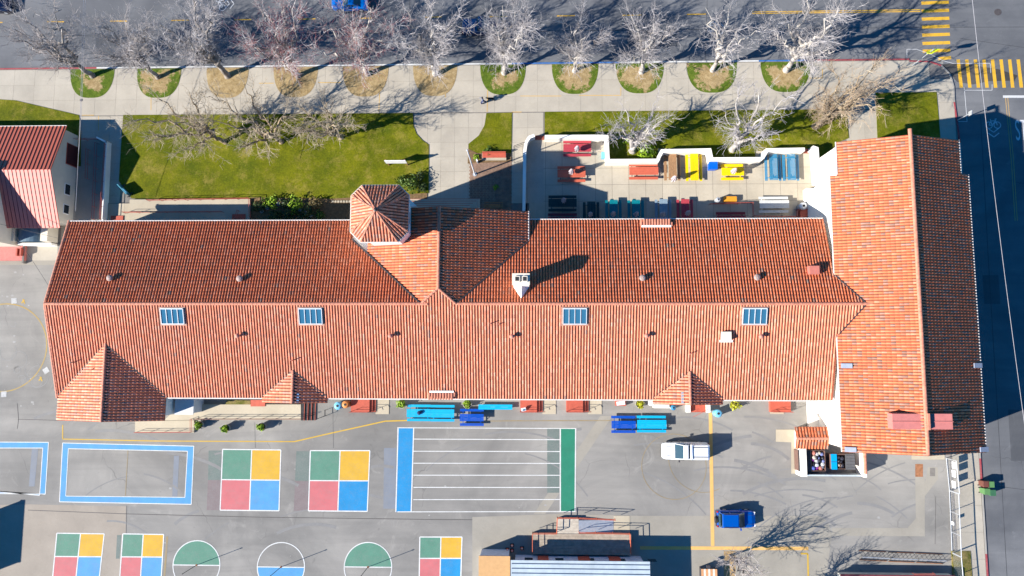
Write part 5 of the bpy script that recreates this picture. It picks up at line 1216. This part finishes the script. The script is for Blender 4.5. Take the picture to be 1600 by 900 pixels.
def dumpster(x0, x1, y0, y1, label, bodym, lids, opn, h=1.3):
    a, b = P(x0, y1, h), P(x1, y0, h); t = thing('dumpster', label, 'dumpster', ((a.x+b.x)/2, (a.y+b.y)/2, .05)); w = .06
    for q in ((a.x, b.x, a.y, a.y+w), (a.x, b.x, b.y-w, b.y), (a.x, a.x+w, a.y+w, b.y-w), (b.x-w, b.x, a.y+w, b.y-w)): MB().bx(*q, .1, h).build('side', bodym, t)
    MB().bx(a.x+w, b.x-w, a.y+w, b.y-w, .1, .16).build('floor', bodym, t)
    for (l0, l1, m, rib) in lids:
        xa = a.x+(b.x-a.x)*l0; xb = a.x+(b.x-a.x)*l1; ld = MB().bx(xa, xb, a.y-.03, b.y+.03, h, h+.07).build('lid', m, t)
        if rib:
            for k in range(5): y = a.y+(b.y-a.y)*(k+.5)/5; MB().bx(xa+.05, xb-.05, y-.05, y+.05, h+.07, h+.11).build('rib', m, ld)
        else: MB().bx(xa, xb, (a.y+b.y)/2-.02, (a.y+b.y)/2+.02, h+.07, h+.09).build('rib', RUBBER, ld)
    xa = a.x+(b.x-a.x)*opn[0]+.15; xb = a.x+(b.x-a.x)*opn[1]-.15; cols = opn[2]; rr = random.Random(int(x0))
    nx_, ny_ = opn[3]; OR_ = ['top', 'second', 'third', 'fourth', 'bottom']; OC_ = ['left', 'second', 'third', 'right']
    CN = {(.35, .05, .35): 'purple', (.7, .7, .72): 'white', (.1, .15, .55): 'blue', (.55, .2, .15): 'red brown', (.02, .02, .03): 'black', (.7, .62, .5): 'cream', (.25, .3, .6): 'lilac blue', (.5, .5, .55): 'grey', (.12, .14, .35): 'dark blue', (.03, .03, .05): 'near black', (.2, .12, .08): 'brown', (.25, .28, .4): 'slate'}
    for ir in range(ny_):
        for ic in range(nx_):
            x = xa+(xb-xa)*(ic+.5)/nx_+rr.uniform(-.1, .1); y = b.y-.2-(b.y-a.y-.4)*(ir+.5)/ny_+rr.uniform(-.1, .1); r = rr.uniform(.17, .28); c_ = rr.choice(cols); cd_ = dull(c_, .62)
            mb = MB().lathe((0, 0, 0), [(r*.5, -r), (r, -r*.3), (r*.9, r*.35), (r*.25, r*.7), (r*.2, r*.8)], 8); M = Matrix.Translation((x, y, h-.14+rr.uniform(-.1, .14))) @ Matrix.Rotation(rr.random()*6, 4, 'Z') @ Matrix.Rotation(rr.random()*1.2, 4, 'X')
            mb.v = [tuple(M @ Vector(v)) for v in mb.v]; o = mb.build('rubbish_bag', paint('bag_%s' % '_'.join(str(int(q*100)) for q in c_), cd_, .45, .2))
            colw = OC_[ic] if nx_ == 4 else ['left', 'right'][ic]; roww = OR_[ir] if ny_ == 5 else ['top', 'middle', 'bottom'][ir]
            tag(o, '%s bag, %s row%s, %s%s, in %s' % (CN[c_], roww, '' if roww in ('top', 'bottom', 'middle') else ' from the top', colw, ' end' if colw in ('left', 'right') else ' from the left', 'black lidded dumpster' if x0 < 1280 else 'blue lidded dumpster'), 'rubbish bag', 'rubbish bags in the %s' % ('left dumpster' if x0 < 1280 else 'right dumpster'))
    return t
BLK = paint('black_dumpster_plastic', (.03, .03, .035), .6, .3, 6); CYB = paint('cyan_dumpster_lid', (.0, .28, .60), .4, .08); BRN = paint('brown_dumpster_steel', (.16, .09, .07), .7, .3)
dumpster(1248, 1289, 704, 736, 'black lidded dumpster with colourful bags in its open half', BRN, [(0, .47, BLK, False)], (.48, 1, [(.35, .05, .35), (.7, .7, .72), (.1, .15, .55), (.55, .2, .15), (.02, .02, .03), (.7, .62, .5), (.25, .3, .6), (.5, .5, .55)], (4, 5)))
dumpster(1299, 1335, 710, 733, 'blue dumpster with a grey ribbed lid, beside the black lidded one', BRN, [(0, .24, CYB, False), (.60, 1, paint('grey_ribbed_plastic', (.10, .10, .105), .6), True)], (.24, .60, [(.02, .02, .03), (.12, .14, .35), (.03, .03, .05), (.2, .12, .08), (.25, .28, .4)], (2, 3)))
# ------------------------------------------------------------------ street side: bins, fence, bike racks, sign
def wheelie(px, label, m, rz):
    c = P(*px, 1.0); t = thing('wheeled_bin', label, 'wheeled bin', (c.x, c.y, .004), rz, 'wheeled bins by the kerb')
    MB().box((0, 0, .52), (.5, .55, .92), 0, 1.18).build('body', m, t, world=False); ld = MB().box((.02, 0, 1.03), (.66, .68, .07), 0, .92).build('lid', m, t, world=False); MB().cyl((-.33, 0, 1.0), .025, .5, 6, axis='Y').build('handle', m, t, world=False)
    for s in (-1, 1): MB().cyl((-.27, s*.26, .12), .12, .06, 12, axis='Y').build('wheel', RUBBER, t, world=False)
GRN = paint('green_bin_plastic', (.09, .20, .07), .45, .1); GRD = paint('dark_green_bin_plastic', (.04, .12, .06), .45, .1); BRB = paint('brown_bin_plastic', (.14, .05, .035), .45)
wheelie((1548.5, 757), 'light green wheeled bin, upper one at the kerb', GRN, 0); wheelie((1540.5, 756.5), 'brown wheeled bin half behind the upper green one', BRB, 0); wheelie((1542, 768), 'light green wheeled bin, lower one at the kerb', GRN, 0); wheelie((1551, 770), 'dark green wheeled bin with white stickers on its lid', GRD, 0)
c = P(1552, 770.5, 1.1); 
def fence(px, label, h=1.75, sp=2.55, m=GALV):
    pts = [P(*q, 0) for q in px]; c = sum(pts, Vector((0, 0, 0)))/len(pts); t = thing('chain_link_fence', label, 'fence', (c.x, c.y, 0)); w = MB()
    for a, b in zip(pts[:-1], pts[1:]):
        for hh, r in ((h, .045), (.08, .035)): MB().tube([a+Vector((0, 0, hh)), b+Vector((0, 0, hh))], r, 6).build('rail', m, t)
        L_ = (b-a).length; n = max(1, round(L_/sp))
        for k in range(n+1): p = a.lerp(b, k/n); MB().cyl((p.x, p.y, 0), .04, h+.04, 7).build('post', m, t)
        d = (b-a).normalized(); k = -h
        while k < L_:
            for sg in (0, 1):
                u0, u1 = (max(0, k), min(L_, k+h)); z0, z1 = (u0-k, u1-k)
                if sg: z0, z1 = h-z0, h-z1
                if u1-u0 > .02: w.tube([a+d*u0+Vector((0, 0, z0)), a+d*u1+Vector((0, 0, z1))], .004, 3)
            k += .14
    o = w.build('wire_mesh', m, t); o['kind'] = 'stuff'; return t
fence([(1483, 767), (1487, 863)], 'pale chain link fence between yard and side street pavement'); fence([(1487, 864), (1493, 935)], 'chain link fence standing in the grass patch at the bottom'); fence([(1478, 716), (1483, 766)], 'chain link gate between the hall and the long fence', h=1.9)
for (y, z_) in ((727, 1.2), (740, 1.2), (757, 1.2)):
    c = P(1491, y, z_); tag(MB().box((c.x-.05, c.y, z_), (.05, .75, .6)).build('fence_notice', WHM), 'white notice on the chain link gate, %s' % {727: 'closest to the hall', 740: 'in the middle', 757: 'farthest from the hall'}[y], 'sign')
c = P(1489.5, 818, 1.2); tag(MB().box((c.x, c.y, 1.1), (.05, .35, .4)).build('fence_notice', WHM), 'small white notice on the long chain link fence', 'sign')
def rack(x0, x1, y0, y1, label, h=.85):
    a, b = P(x0, y0), P(x1, y1); d = b-a; t = thing('bike_rack', label, 'bike rack', tuple((a+b)/2)); n = int(d.length/.42); q = Vector((0, .5, 0))
    for zz, off_ in ((h, 0), (.12, -1), (.12, 1)): MB().tube([a+q*off_+Vector((0, 0, zz)), b+q*off_+Vector((0, 0, zz))], .05, 6).build('rail', RUST if zz < h else GALV, t)
    for k in range(n+1):
        p = a+d*k/n; MB().tube([p-q+Vector((0, 0, .1)), p+Vector((0, 0, h)), p+q+Vector((0, 0, .1))], .022, 4).build('bar', DARKM, t)
rack(1342, 1384, 867, 869, 'bike rack of bent bars, farthest from the fence'); rack(1387, 1427, 869.5, 871, 'bike rack of bent bars in the middle'); rack(1430, 1472, 871, 873, 'bike rack of bent bars nearest the fence')
# school crossing sign
c = P(1426, 102, KZ); t = thing('street_sign', 'yellow pentagon crossing sign with two dark walking figures at the crosswalk', 'street sign', (c.x, c.y, KZ)); MB().cyl((0, 0, 0), .06, 4.3, 8).build('post', GALV, t, world=False)
YS = paint('fluorescent_yellow_sign', (.72, .80, .0), .4, .04); M = Matrix.Translation((.12, .0, 3.75)) @ Matrix.Rotation(math.radians(30), 4, 'Z') @ Matrix.Rotation(math.radians(-62), 4, 'X')
def flat(pts, th, zoff=0): 
    mb = MB().prism(pts, zoff, zoff+th); mb.v = [tuple(M @ Vector(v)) for v in mb.v]; return mb
pn = flat([(-.55, -.6), (.55, -.6), (.55, .2), (0, .72), (-.55, .2)], .02).build('panel', YS, t, world=False)
for sx, sc_ in ((-.2, 1.0), (.22, .85)):
    g = MB(); S_ = sc_
    for poly in ([(-.05, .22), (.05, .22), (.08, -.05), (-.08, -.05)], [(-.08, -.05), (0, -.05), (-.12, -.42), (-.18, -.42)], [(0, -.05), (.08, -.05), (.17, -.40), (.11, -.42)], [(.05, .2), (.2, .0), (.17, -.03), (.03, .12)], [(-.05, .2), (-.18, .02), (-.15, -.02), (-.03, .12)]):
        g.prism([(sx+x*S_, y*S_) for x, y in poly], .022, .03)
    g.cyl((sx, .31*S_, .022), .075*S_, .01, 10); g.v = [tuple(M @ Vector(v)) for v in g.v]; g.build('figure', DARKM, pn, world=False)
c = P(1496, 188, KZ); t = thing('street_post', 'short pale post at the kerb in front of the hall', 'post', (c.x, c.y, KZ)); MB().cyl((0, 0, 0), .06, 2.6, 8).build('pole', GALV, t, world=False); MB().box((.0, 0, 2.4), (.06, .5, .6)).build('plate', GALV, t, world=False)
# overhead cables
def cable(a, b, sag, label, r=.03, m=None):
    a, b = Vector(a), Vector(b); mb = MB(); pts = [a.lerp(b, k/24)+Vector((0, 0, -sag*4*(k/24)*(1-k/24))) for k in range(25)]; mb.tube(pts, r, 5); return tag(mb.build('overhead_cable', m or WHM), label, 'cable')
PW = paint('weathered_cable', (.35, .34, .36), .7)
cable(P(1515, -40, 9), P(1606, 700, 8.5), .3, 'pale overhead cable running the length of the side street', .020, PW)
cable(P(131, -30, 8.5), P(118, 330, 4.4), .2, 'thin overhead cable from the street to the red metal roof, left one', .02, PW); cable(P(134, -30, 8.5), P(123, 240, 3.6), .2, 'thin overhead cable from the street to the red metal roof, right one', .02, PW)
cable(P(0, 350, 5.2), P(90, 372, 4.0), .2, 'black cable across the arched canopy', .02, DK); cable(P(20, 362, 4.5), P(78, 450, 6.0), .1, 'black cable crossing the yard toward the long roof', .02, DK)

# ------------------------------------------------------------------ red metal roofed house on the left
hs = thing('red_roofed_house', 'cream house with red standing seam metal roof at the left edge', 'house', (-62, 21, 0)); EX = -55.35
RMN = paint('red_metal_roof', (.50, .125, .07), .38, .06, 1, .1); RMS = paint('pinkish_red_metal_roof', (.50, .15, .12), .5, .08, 1, .1); SEAM = paint('dark_red_seam', (.16, .02, .03), .4)  # second red is pinker, for the south slope and the side block
extrude_x([(15.5, 0), (26.6, 0), (26.6, 2.55), (21.1, 4.7), (15.5, 2.55)], -76, EX-.25).build('wall', CREAM, hs)
def metal_slope(sl, poly, m, pitch=.47):
    pts = [sl.uv(p) for p in poly]; n = len(pts); a = [sl.pt(u, v) for u, v in pts]; mb = MB(); A = [tuple(p) for p in a]; Bq = [(p.x, p.y, p.z-.12) for p in a]
    ar = sum(A[i][0]*A[(i+1) % n][1]-A[(i+1) % n][0]*A[i][1] for i in range(n))
    if ar < 0: A = A[::-1]; Bq = Bq[::-1]
    mb.add(Bq+A, [tuple(range(n))[::-1], tuple(range(n, 2*n))]+[(i, (i+1) % n, n+(i+1) % n, n+i) for i in range(n)]); rf = mb.build('roof', m, hs)
    us = [p[0] for p in pts]; k = min(us)+pitch*.5
    while k < max(us):
        xs = []
        for i in range(n):
            (u0, v0), (u1, v1) = pts[i], pts[(i+1) % n]
            if (u0 <= k) != (u1 <= k): xs.append(v0+(v1-v0)*(k-u0)/(u1-u0))
        if len(xs) >= 2: p, q = sl.pt(k, min(xs), .02), sl.pt(k, max(xs), .02); MB().tube([p, q], .045 if m is RMN else .028, 4).build('seam', SEAM, rf)
        k += pitch
metal_slope(Slope((0, 1), 2.2/5.9, (-60, 21.1), 4.9), [(-76, 21.1), (EX, 21.1), (EX, 27.0), (-76, 27.0)], RMN); metal_slope(Slope((0, -1), 2.2/6.37, (-60, 21.1), 4.9), [(-62.0, 21.1), (EX, 21.1), (EX, 14.73), (-62.0, 14.73)], RMS)
for y0_, y1_, z0_, z1_, zz in ((22.6, 25.2, 0, 2.1, 1), (18.9, 20.3, .9, 2.0, 0), (16.6, 17.8, .9, 2.0, 0)):
    f = MB().bx(EX-.27, EX-.20, y0_, y1_, z0_+.15, z1_).build('window' if not zz else 'doorway', WHM if not zz else REDM, hs); MB().bx(EX-.20, EX-.17, y0_+.1, y1_-.1, z0_+.2, z1_-.08).build('pane', GLASSD if not zz else paint('dark_red_opening', (.06, .01, .012), .6), f)
MB().bx(-76, -61.7, 12.9, 21.6, 0, 5.3).build('wall', CREAM, hs); MB().bx(-76, -62.3, 12.8, 21.7, 5.3, 5.5).build('roof', RMS, hs); trim([(-76, 27.05, 2.68), (EX, 27.05, 2.68)], hs, .06)
a, b = P(22, 378, 1.8), P(64, 358, 1.8); vt = MB(); N_ = 12; vs = []
for y in (a.y, b.y+.6):
    for k in range(N_+1): th = math.pi*k/N_; vs.append(((a.x+b.x)/2+(b.x-a.x)/2*math.cos(th), y, 1.0+1.0*math.sin(th)))
vt.add(vs, [(k, k+1, N_+2+k, N_+1+k) for k in range(N_)]); vt.build('arched_canopy', paint('canopy_hollow_shade', (.09, .15, .20), .5), hs)  # slate blue is the shade in the arch's hollow, put into its colour
MB().bx(b.x+.05, b.x+.9, a.y+.1, 15.5, 0, 1.9).build('canopy_side', CREAM, hs); MB().bx(a.x-2.5, a.x-.05, a.y+.1, 15.5, 0, 1.9).build('canopy_side', CREAM, hs); MB().bx(a.x, b.x+.9, a.y-.25, a.y, 0, 1.2).build('canopy_step', WHITE, hs)
t = thing('entry_platform', 'red painted entry platform below the arched canopy at the left edge', 'steps', (*P2(15, 396), 0)); a, b = P(-40, 407, .4), P(39, 384, .4); MB().bx(a.x, b.x, a.y, b.y, 0, .4).build('platform', paint('pink_red_platform', (.48, .15, .13), .7, .2), t)
for k in (28, 34): c = P(k, 394, .6); MB().box((c.x, c.y, .62), (.18, .9, .45)).build('rail_post', REDM, t)
tag(MB().bx(P(39, 400).x, P(41, 400).x+.05, P(39, 412).y, P(39, 384).y, 0, .45).build('retaining_kerb', JOINT), 'thin dark edge beside the red entry platform', 'kerb')
# ramp yard beside the house
t = thing('ramp_wall', 'white topped low wall around the shaded ramp beside the red metal roof', 'wall', (*P2(160, 280), KZ)); pts = [P(152, 215, 1), P(166, 222, 1), P(160, 345, 1)]
for a, b in zip(pts[:-1], pts[1:]):
    d = (b-a); MB().box(((a+b)/2)-Vector((0, 0, .45)), (d.length+.2, .2, 1.0), math.atan2(d.y, d.x)).build('wall', WHITE, t)
tag(MB().prism([P2(*q, KZ) for q in ((122, 222), (150, 217), (164, 224), (158, 345), (118, 347))], KZ, KZ+.05).build('ramp_floor', CONCL), 'grey concrete ramp floor in the shade beside the red metal roof', 'ramp')
railing([(148, 222), (143, 342)], 'dark red railing nearest the white topped wall', z=KZ, h=.95); railing([(163, 224), (155, 342)], 'red railing on the white topped wall', z=.9, h=.5); railing([(110, 216), (150, 216)], 'dark red railing across the upper end of the shaded ramp', z=KZ, h=1.0)
railing([(134, 232), (133, 278)], 'short red handrail in the middle of the shaded ramp', z=KZ)
c = P(194, 297, .6); t = thing('display_board', 'small teal board with pale panels leaning where the lawn meets the pavement', 'sign', (c.x, c.y, KZ), math.radians(-45)); TE_ = paint('teal_panel', (.05, .22, .30), .5)
MB().box((0, 0, .5), (1.7, .12, 1.0)).build('panel', TE_, t, world=False); MB().box((.35, .09, .75), (.7, .1, .45)).build('pale_panel', LBL, t, world=False)
for s in (-1, 1): MB().box((s*.7, 0, .1), (.1, .8, .1)).build('foot', DARKM, t, world=False)

# ------------------------------------------------------------------ portable classroom at the bottom
a = P(798, 875.3, 3.2); b = P(1015.5, 875.3, 3.2); w0 = P(808, 863, 0); pc = thing('portable_classroom', 'portable classroom with pale blue ribbed metal roof at the bottom edge', 'building', ((a.x+b.x)/2, a.y-4, 0))
PWM = paint('pale_blue_metal_roof', (.42, .49, .54), .45, .2, .8); MB().bx(a.x, b.x, a.y-10, a.y, 3.08, 3.2).build('roof', PWM, pc); MB().bx(a.x+.45, b.x-.55, a.y-9.7, a.y-.3, 0, 3.06).build('wall', paint('lavender_white_wall', (.55, .57, .64), .8), pc)
for k in range(14): MB().tube([(a.x+.1, a.y-.35-k*.5, 3.23), (b.x-.1, a.y-.35-k*.5, 3.23)], .05, 5).build('roof_seam', paint('blue_grey_seam', (.12, .16, .23), .5), pc)
for k in range(5): MB().bx(a.x+1.5+k*3.4, a.x+2.4+k*3.4, a.y-.29, a.y-.27, 1.2, 2.2).build('window', GLASSD, pc)
for x0_, x1_ in ((840, 857), (903, 921), (951, 969)):
    q0, q1 = P(x0_, 868, 1.2), P(x1_, 868, 1.2); MB().bx(q0.x, q1.x, a.y-.30, a.y-.22, .55, 2.6).build('door', REDP, pc)
a2 = P(748, 868.5, 2.6); b2 = P(797, 868.5, 2.6); t = thing('storage_shed', 'shed with flat tan roof beside the portable classroom', 'shed', ((a2.x+b2.x)/2, a2.y-3, 0)); MB().bx(a2.x, b2.x, a2.y-8, a2.y, 2.5, 2.6).build('roof', paint('tan_flat_roof', (.52, .30, .13), .85, .1), t); MB().bx(a2.x+.15, b2.x-.15, a2.y-7.8, a2.y+.02, 0, 2.5).build('wall', paint('white_blue_wall', (.6, .62, .66), .8), t)
dk = thing('ramp_deck', 'wooden deck and ramp with orange red railings at the portable classroom', 'deck', (*P2(908, 850), 0)); WD = paint('weathered_deck', (.34, .28, .22), .85, .35, 2); LT = paint('light_ramp_boards', (.44, .39, .32), .85, .25, 3)
def deckbox(px, z, m, n): 
    p, q = P(px[0], px[3], z), P(px[2], px[1], z); nb = max(2, int(abs(q.y-p.y)/.3))
    mb = MB()
    for k in range(nb): mb.bx(p.x, q.x, p.y+(q.y-p.y)*k/nb+.006, p.y+(q.y-p.y)*(k+1)/nb-.006, 0 if k in (0, nb-1) else z-.08, z)
    mb.build(n, m, dk)
deckbox((832, 835, 986, 866), .6, WD, 'deck_boards'); deckbox((871, 811, 904, 834.5), .55, LT, 'landing_boards')
p, q = P(904, 832, .3), P(959, 813, .3); MB().add([(p.x, p.y, .55), (q.x, p.y, .03), (q.x, q.y, .03), (p.x, q.y, .55), (p.x, p.y, 0), (p.x, q.y, 0)], [(0, 1, 2, 3), (0, 4, 1), (3, 2, 5), (0, 3, 5, 4)]).build('ramp_board', GALV, dk)
tag(MB().prism([P2(*q, .03) for q in ((959, 806), (984, 806), (984, 834), (959, 834))], 0, .03).build('ramp_pad', CONCP), 'small beige pad at the foot of the metal ramp', 'pad')
OR = paint('orange_red_rail', (.52, .12, .06), .5, .15)
railing([(832, 866), (832, 834.5), (870, 834.5), (871, 810), (904, 810.5), (962, 813)], 'orange red railing along the left and outer side of deck and ramp', z=.5, m=OR, h=.95, r=.035); railing([(905, 833), (985, 835), (986, 866)], 'orange red railing along the right side of the deck', z=.5, m=OR, h=.95, r=.035)
for (x, y, lb) in ((800, 853.5, 'topmost'), (792.5, 860, 'leftmost'), (800, 861.5, 'lowest'), (815.5, 858, 'lone right hand')):
    c = P(x, y, .4); t = thing('traffic_cone', '%s orange traffic cone in the shade by the tan roofed shed' % lb, 'traffic cone', (c.x, c.y, 0), 0, 'orange traffic cones'); MB().box((0, 0, .02), (.42, .42, .04)).build('base', RUBBER, t, world=False); MB().cyl((0, 0, .04), .16, .62, 14, .03).build('cone', paint('orange_cone_plastic', (.65, .10, .02), .4), t, world=False); MB().cyl((0, 0, .32), .105, .12, 14, .08).build('stripe', WHM, t, world=False)
c = P(1108, 897, 1.0); t = thing('wooden_shelter', 'small shelter with orange and white striped boards at the bottom edge', 'shelter', (c.x, c.y, 0))
for k in range(7): MB().bx(c.x-.85+k*.25, c.x-.62+k*.25, c.y-1.2, c.y+.55, 1.0, 1.05).build('board', paint('orange_board', (.55, .27, .12), .7, .2) if k % 2 == 0 else paint('cream_board', (.66, .58, .48), .7, .2), t)
for s in (-1, 1): MB().box((c.x+s*.8, c.y, .5), (.08, 1.0, 1.0)).build('side', DARKM, t)
c = P(1107, 886, 1.2); MB().box((c.x, c.y, 1.1), (.35, .3, .3)).build('box', DARKM, t)
# buildings just outside the frame whose shade falls into it
e_ = P(43, 780, 0)-Vector((6.93, 2.63, 0)); f_ = P(37, 876, 0)-Vector((6.93, 2.63, 0))
ob = thing('ball_wall', 'free standing playground ball wall just beyond the left edge, seen only by its shadow', 'wall', (e_.x, (e_.y+f_.y)/2, 0)); MB().bx(e_.x-.35, e_.x, f_.y, e_.y, 0, 4.0).build('wall', CREAM, ob); MB().bx(e_.x-.42, e_.x+.05, f_.y-.05, e_.y+.05, 4.0, 4.1).build('coping', CONCP, ob)
q_ = P(1335, 881, 0)-Vector((2.08, .79, 0)); q2 = P(1563, 881, 0)-Vector((2.3, .79, 0)); MAR = paint('maroon_deck', (.16, .03, .04), .7, .3)
ob = thing('raised_deck', 'raised maroon deck along the lower right edge, mostly outside the picture', 'deck', ((q_.x+q2.x)/2, q_.y-3, 0))
MB().bx(q_.x, 46.2, q_.y-6, q_.y, 1.08, 1.2).build('deck_top', MAR, ob); MB().bx(q_.x+.1, 46.1, q_.y-5.9, q_.y-.1, 0, 1.08).build('wall', CREAM, ob)
railing([(1430, 898), (1462, 897.5)], 'short red rail on the maroon deck at the bottom edge', z=1.2, h=.6)

# ------------------------------------------------------------------ people
def skin(name, pts, edges, rad, m, parent, loc=(0, 0, 0), rz=0, lv=2):
    me = bpy.data.meshes.new(name); me.from_pydata(pts, edges, []); me.materials.append(m); o = bpy.data.objects.new(name, me); COL.objects.link(o)
    md = o.modifiers.new('skin', 'SKIN'); md.use_smooth_shade = True
    if not me.skin_vertices: 
        bpy.context.view_layer.objects.active = o
    sv = me.skin_vertices[0].data if me.skin_vertices else None
    if sv:
        for i, r in enumerate(rad): sv[i].radius = (r, r) if not isinstance(r, tuple) else r
        sv[0].use_root = True
    ss = o.modifiers.new('sub', 'SUBSURF'); ss.levels = lv; ss.render_levels = lv
    o.parent = parent; o.location = loc; o.rotation_euler[2] = rz; return o
def person(px, rz, label, top, legs_):
    c = P(*px, KZ); t = thing('person', label, 'person', (c.x, c.y, KZ), rz)
    B_ = [(0, 0, .95), (0, 0, 1.15), (0, 0, 1.38), (.0, 0, 1.5), (.02, 0, 1.62), (.02, 0, 1.72), (0, .19, 1.42), (-.12, .25, 1.15), (.03, .27, .92), (.06, .27, .84), (0, -.19, 1.42), (.12, -.24, 1.17), (.32, -.24, 1.02), (.40, -.24, 1.0),
          (0, .10, .88), (.20, .11, .50), (.16, .11, .09), (.30, .11, .05), (0, -.10, .88), (-.08, -.11, .50), (-.32, -.11, .14), (-.22, -.11, .05)]
    E_ = [(0, 1), (1, 2), (2, 3), (3, 4), (4, 5), (2, 6), (6, 7), (7, 8), (8, 9), (2, 10), (10, 11), (11, 12), (12, 13), (0, 14), (14, 15), (15, 16), (16, 17), (0, 18), (18, 19), (19, 20), (20, 21)]
    R_ = [.15, .14, .16, .06, .09, .085, .07, .05, .04, .045, .07, .05, .04, .045, .10, .07, .045, .04, .10, .07, .045, .04]
    skin('body', B_, E_, R_, top, t)
    MB().lathe((.0, 0, 1.62), [(.10, -.02), (.115, .06), (.10, .14), (.04, .18)], 12).build('hair', paint('dark_hair', (.03, .02, .015), .7), t, world=False)
    for s in (-1, 1):
        g = MB().tube([(0, s*.10, .95), (.20 if s > 0 else -.08, s*.11, .50), (.16 if s > 0 else -.31, s*.11, .12)], .095, 8); g.build('trouser_leg', legs_, t, world=False)
    return t
NAVY = paint('navy_coat', (.03, .04, .10), .9); person((755, 161), math.pi, 'person in dark blue clothes walking left on the pavement near the plaza', paint('blue_grey_jacket', (.12, .14, .24), .9), NAVY)
c = P(767, 156, KZ); t = thing('dog', 'black dog walking beside the person on the pavement', 'dog', (c.x, c.y, KZ), math.pi)
BD = paint('black_fur', (.008, .008, .01), .9); pts = [(0, 0, .46), (.22, 0, .48), (.38, 0, .58), (.48, 0, .66), (.62, 0, .62), (-.25, 0, .48), (-.42, 0, .55), (-.55, 0, .68)]; ed = [(0, 1), (1, 2), (2, 3), (3, 4), (0, 5), (5, 6), (6, 7)]; rd = [.13, .14, .08, .08, .045, .12, .035, .02]
for s in (-1, 1):
    i = len(pts); pts += [(.24, s*.09, .32), (.27+.05*s, s*.09, .16), (.26+.09*s, s*.09, .03)]; ed += [(1, i), (i, i+1), (i+1, i+2)]; rd += [.05, .03, .03]
    i = len(pts); pts += [(-.24, s*.09, .34), (-.36-.04*s, s*.09, .18), (-.32-.08*s, s*.09, .03)]; ed += [(5, i), (i, i+1), (i+1, i+2)]; rd += [.06, .03, .03]
skin('body', pts, ed, rd, BD, t)
for s in (-1, 1): MB().box((.46, s*.06, .73), (.05, .03, .08)).build('ear', BD, t, world=False)
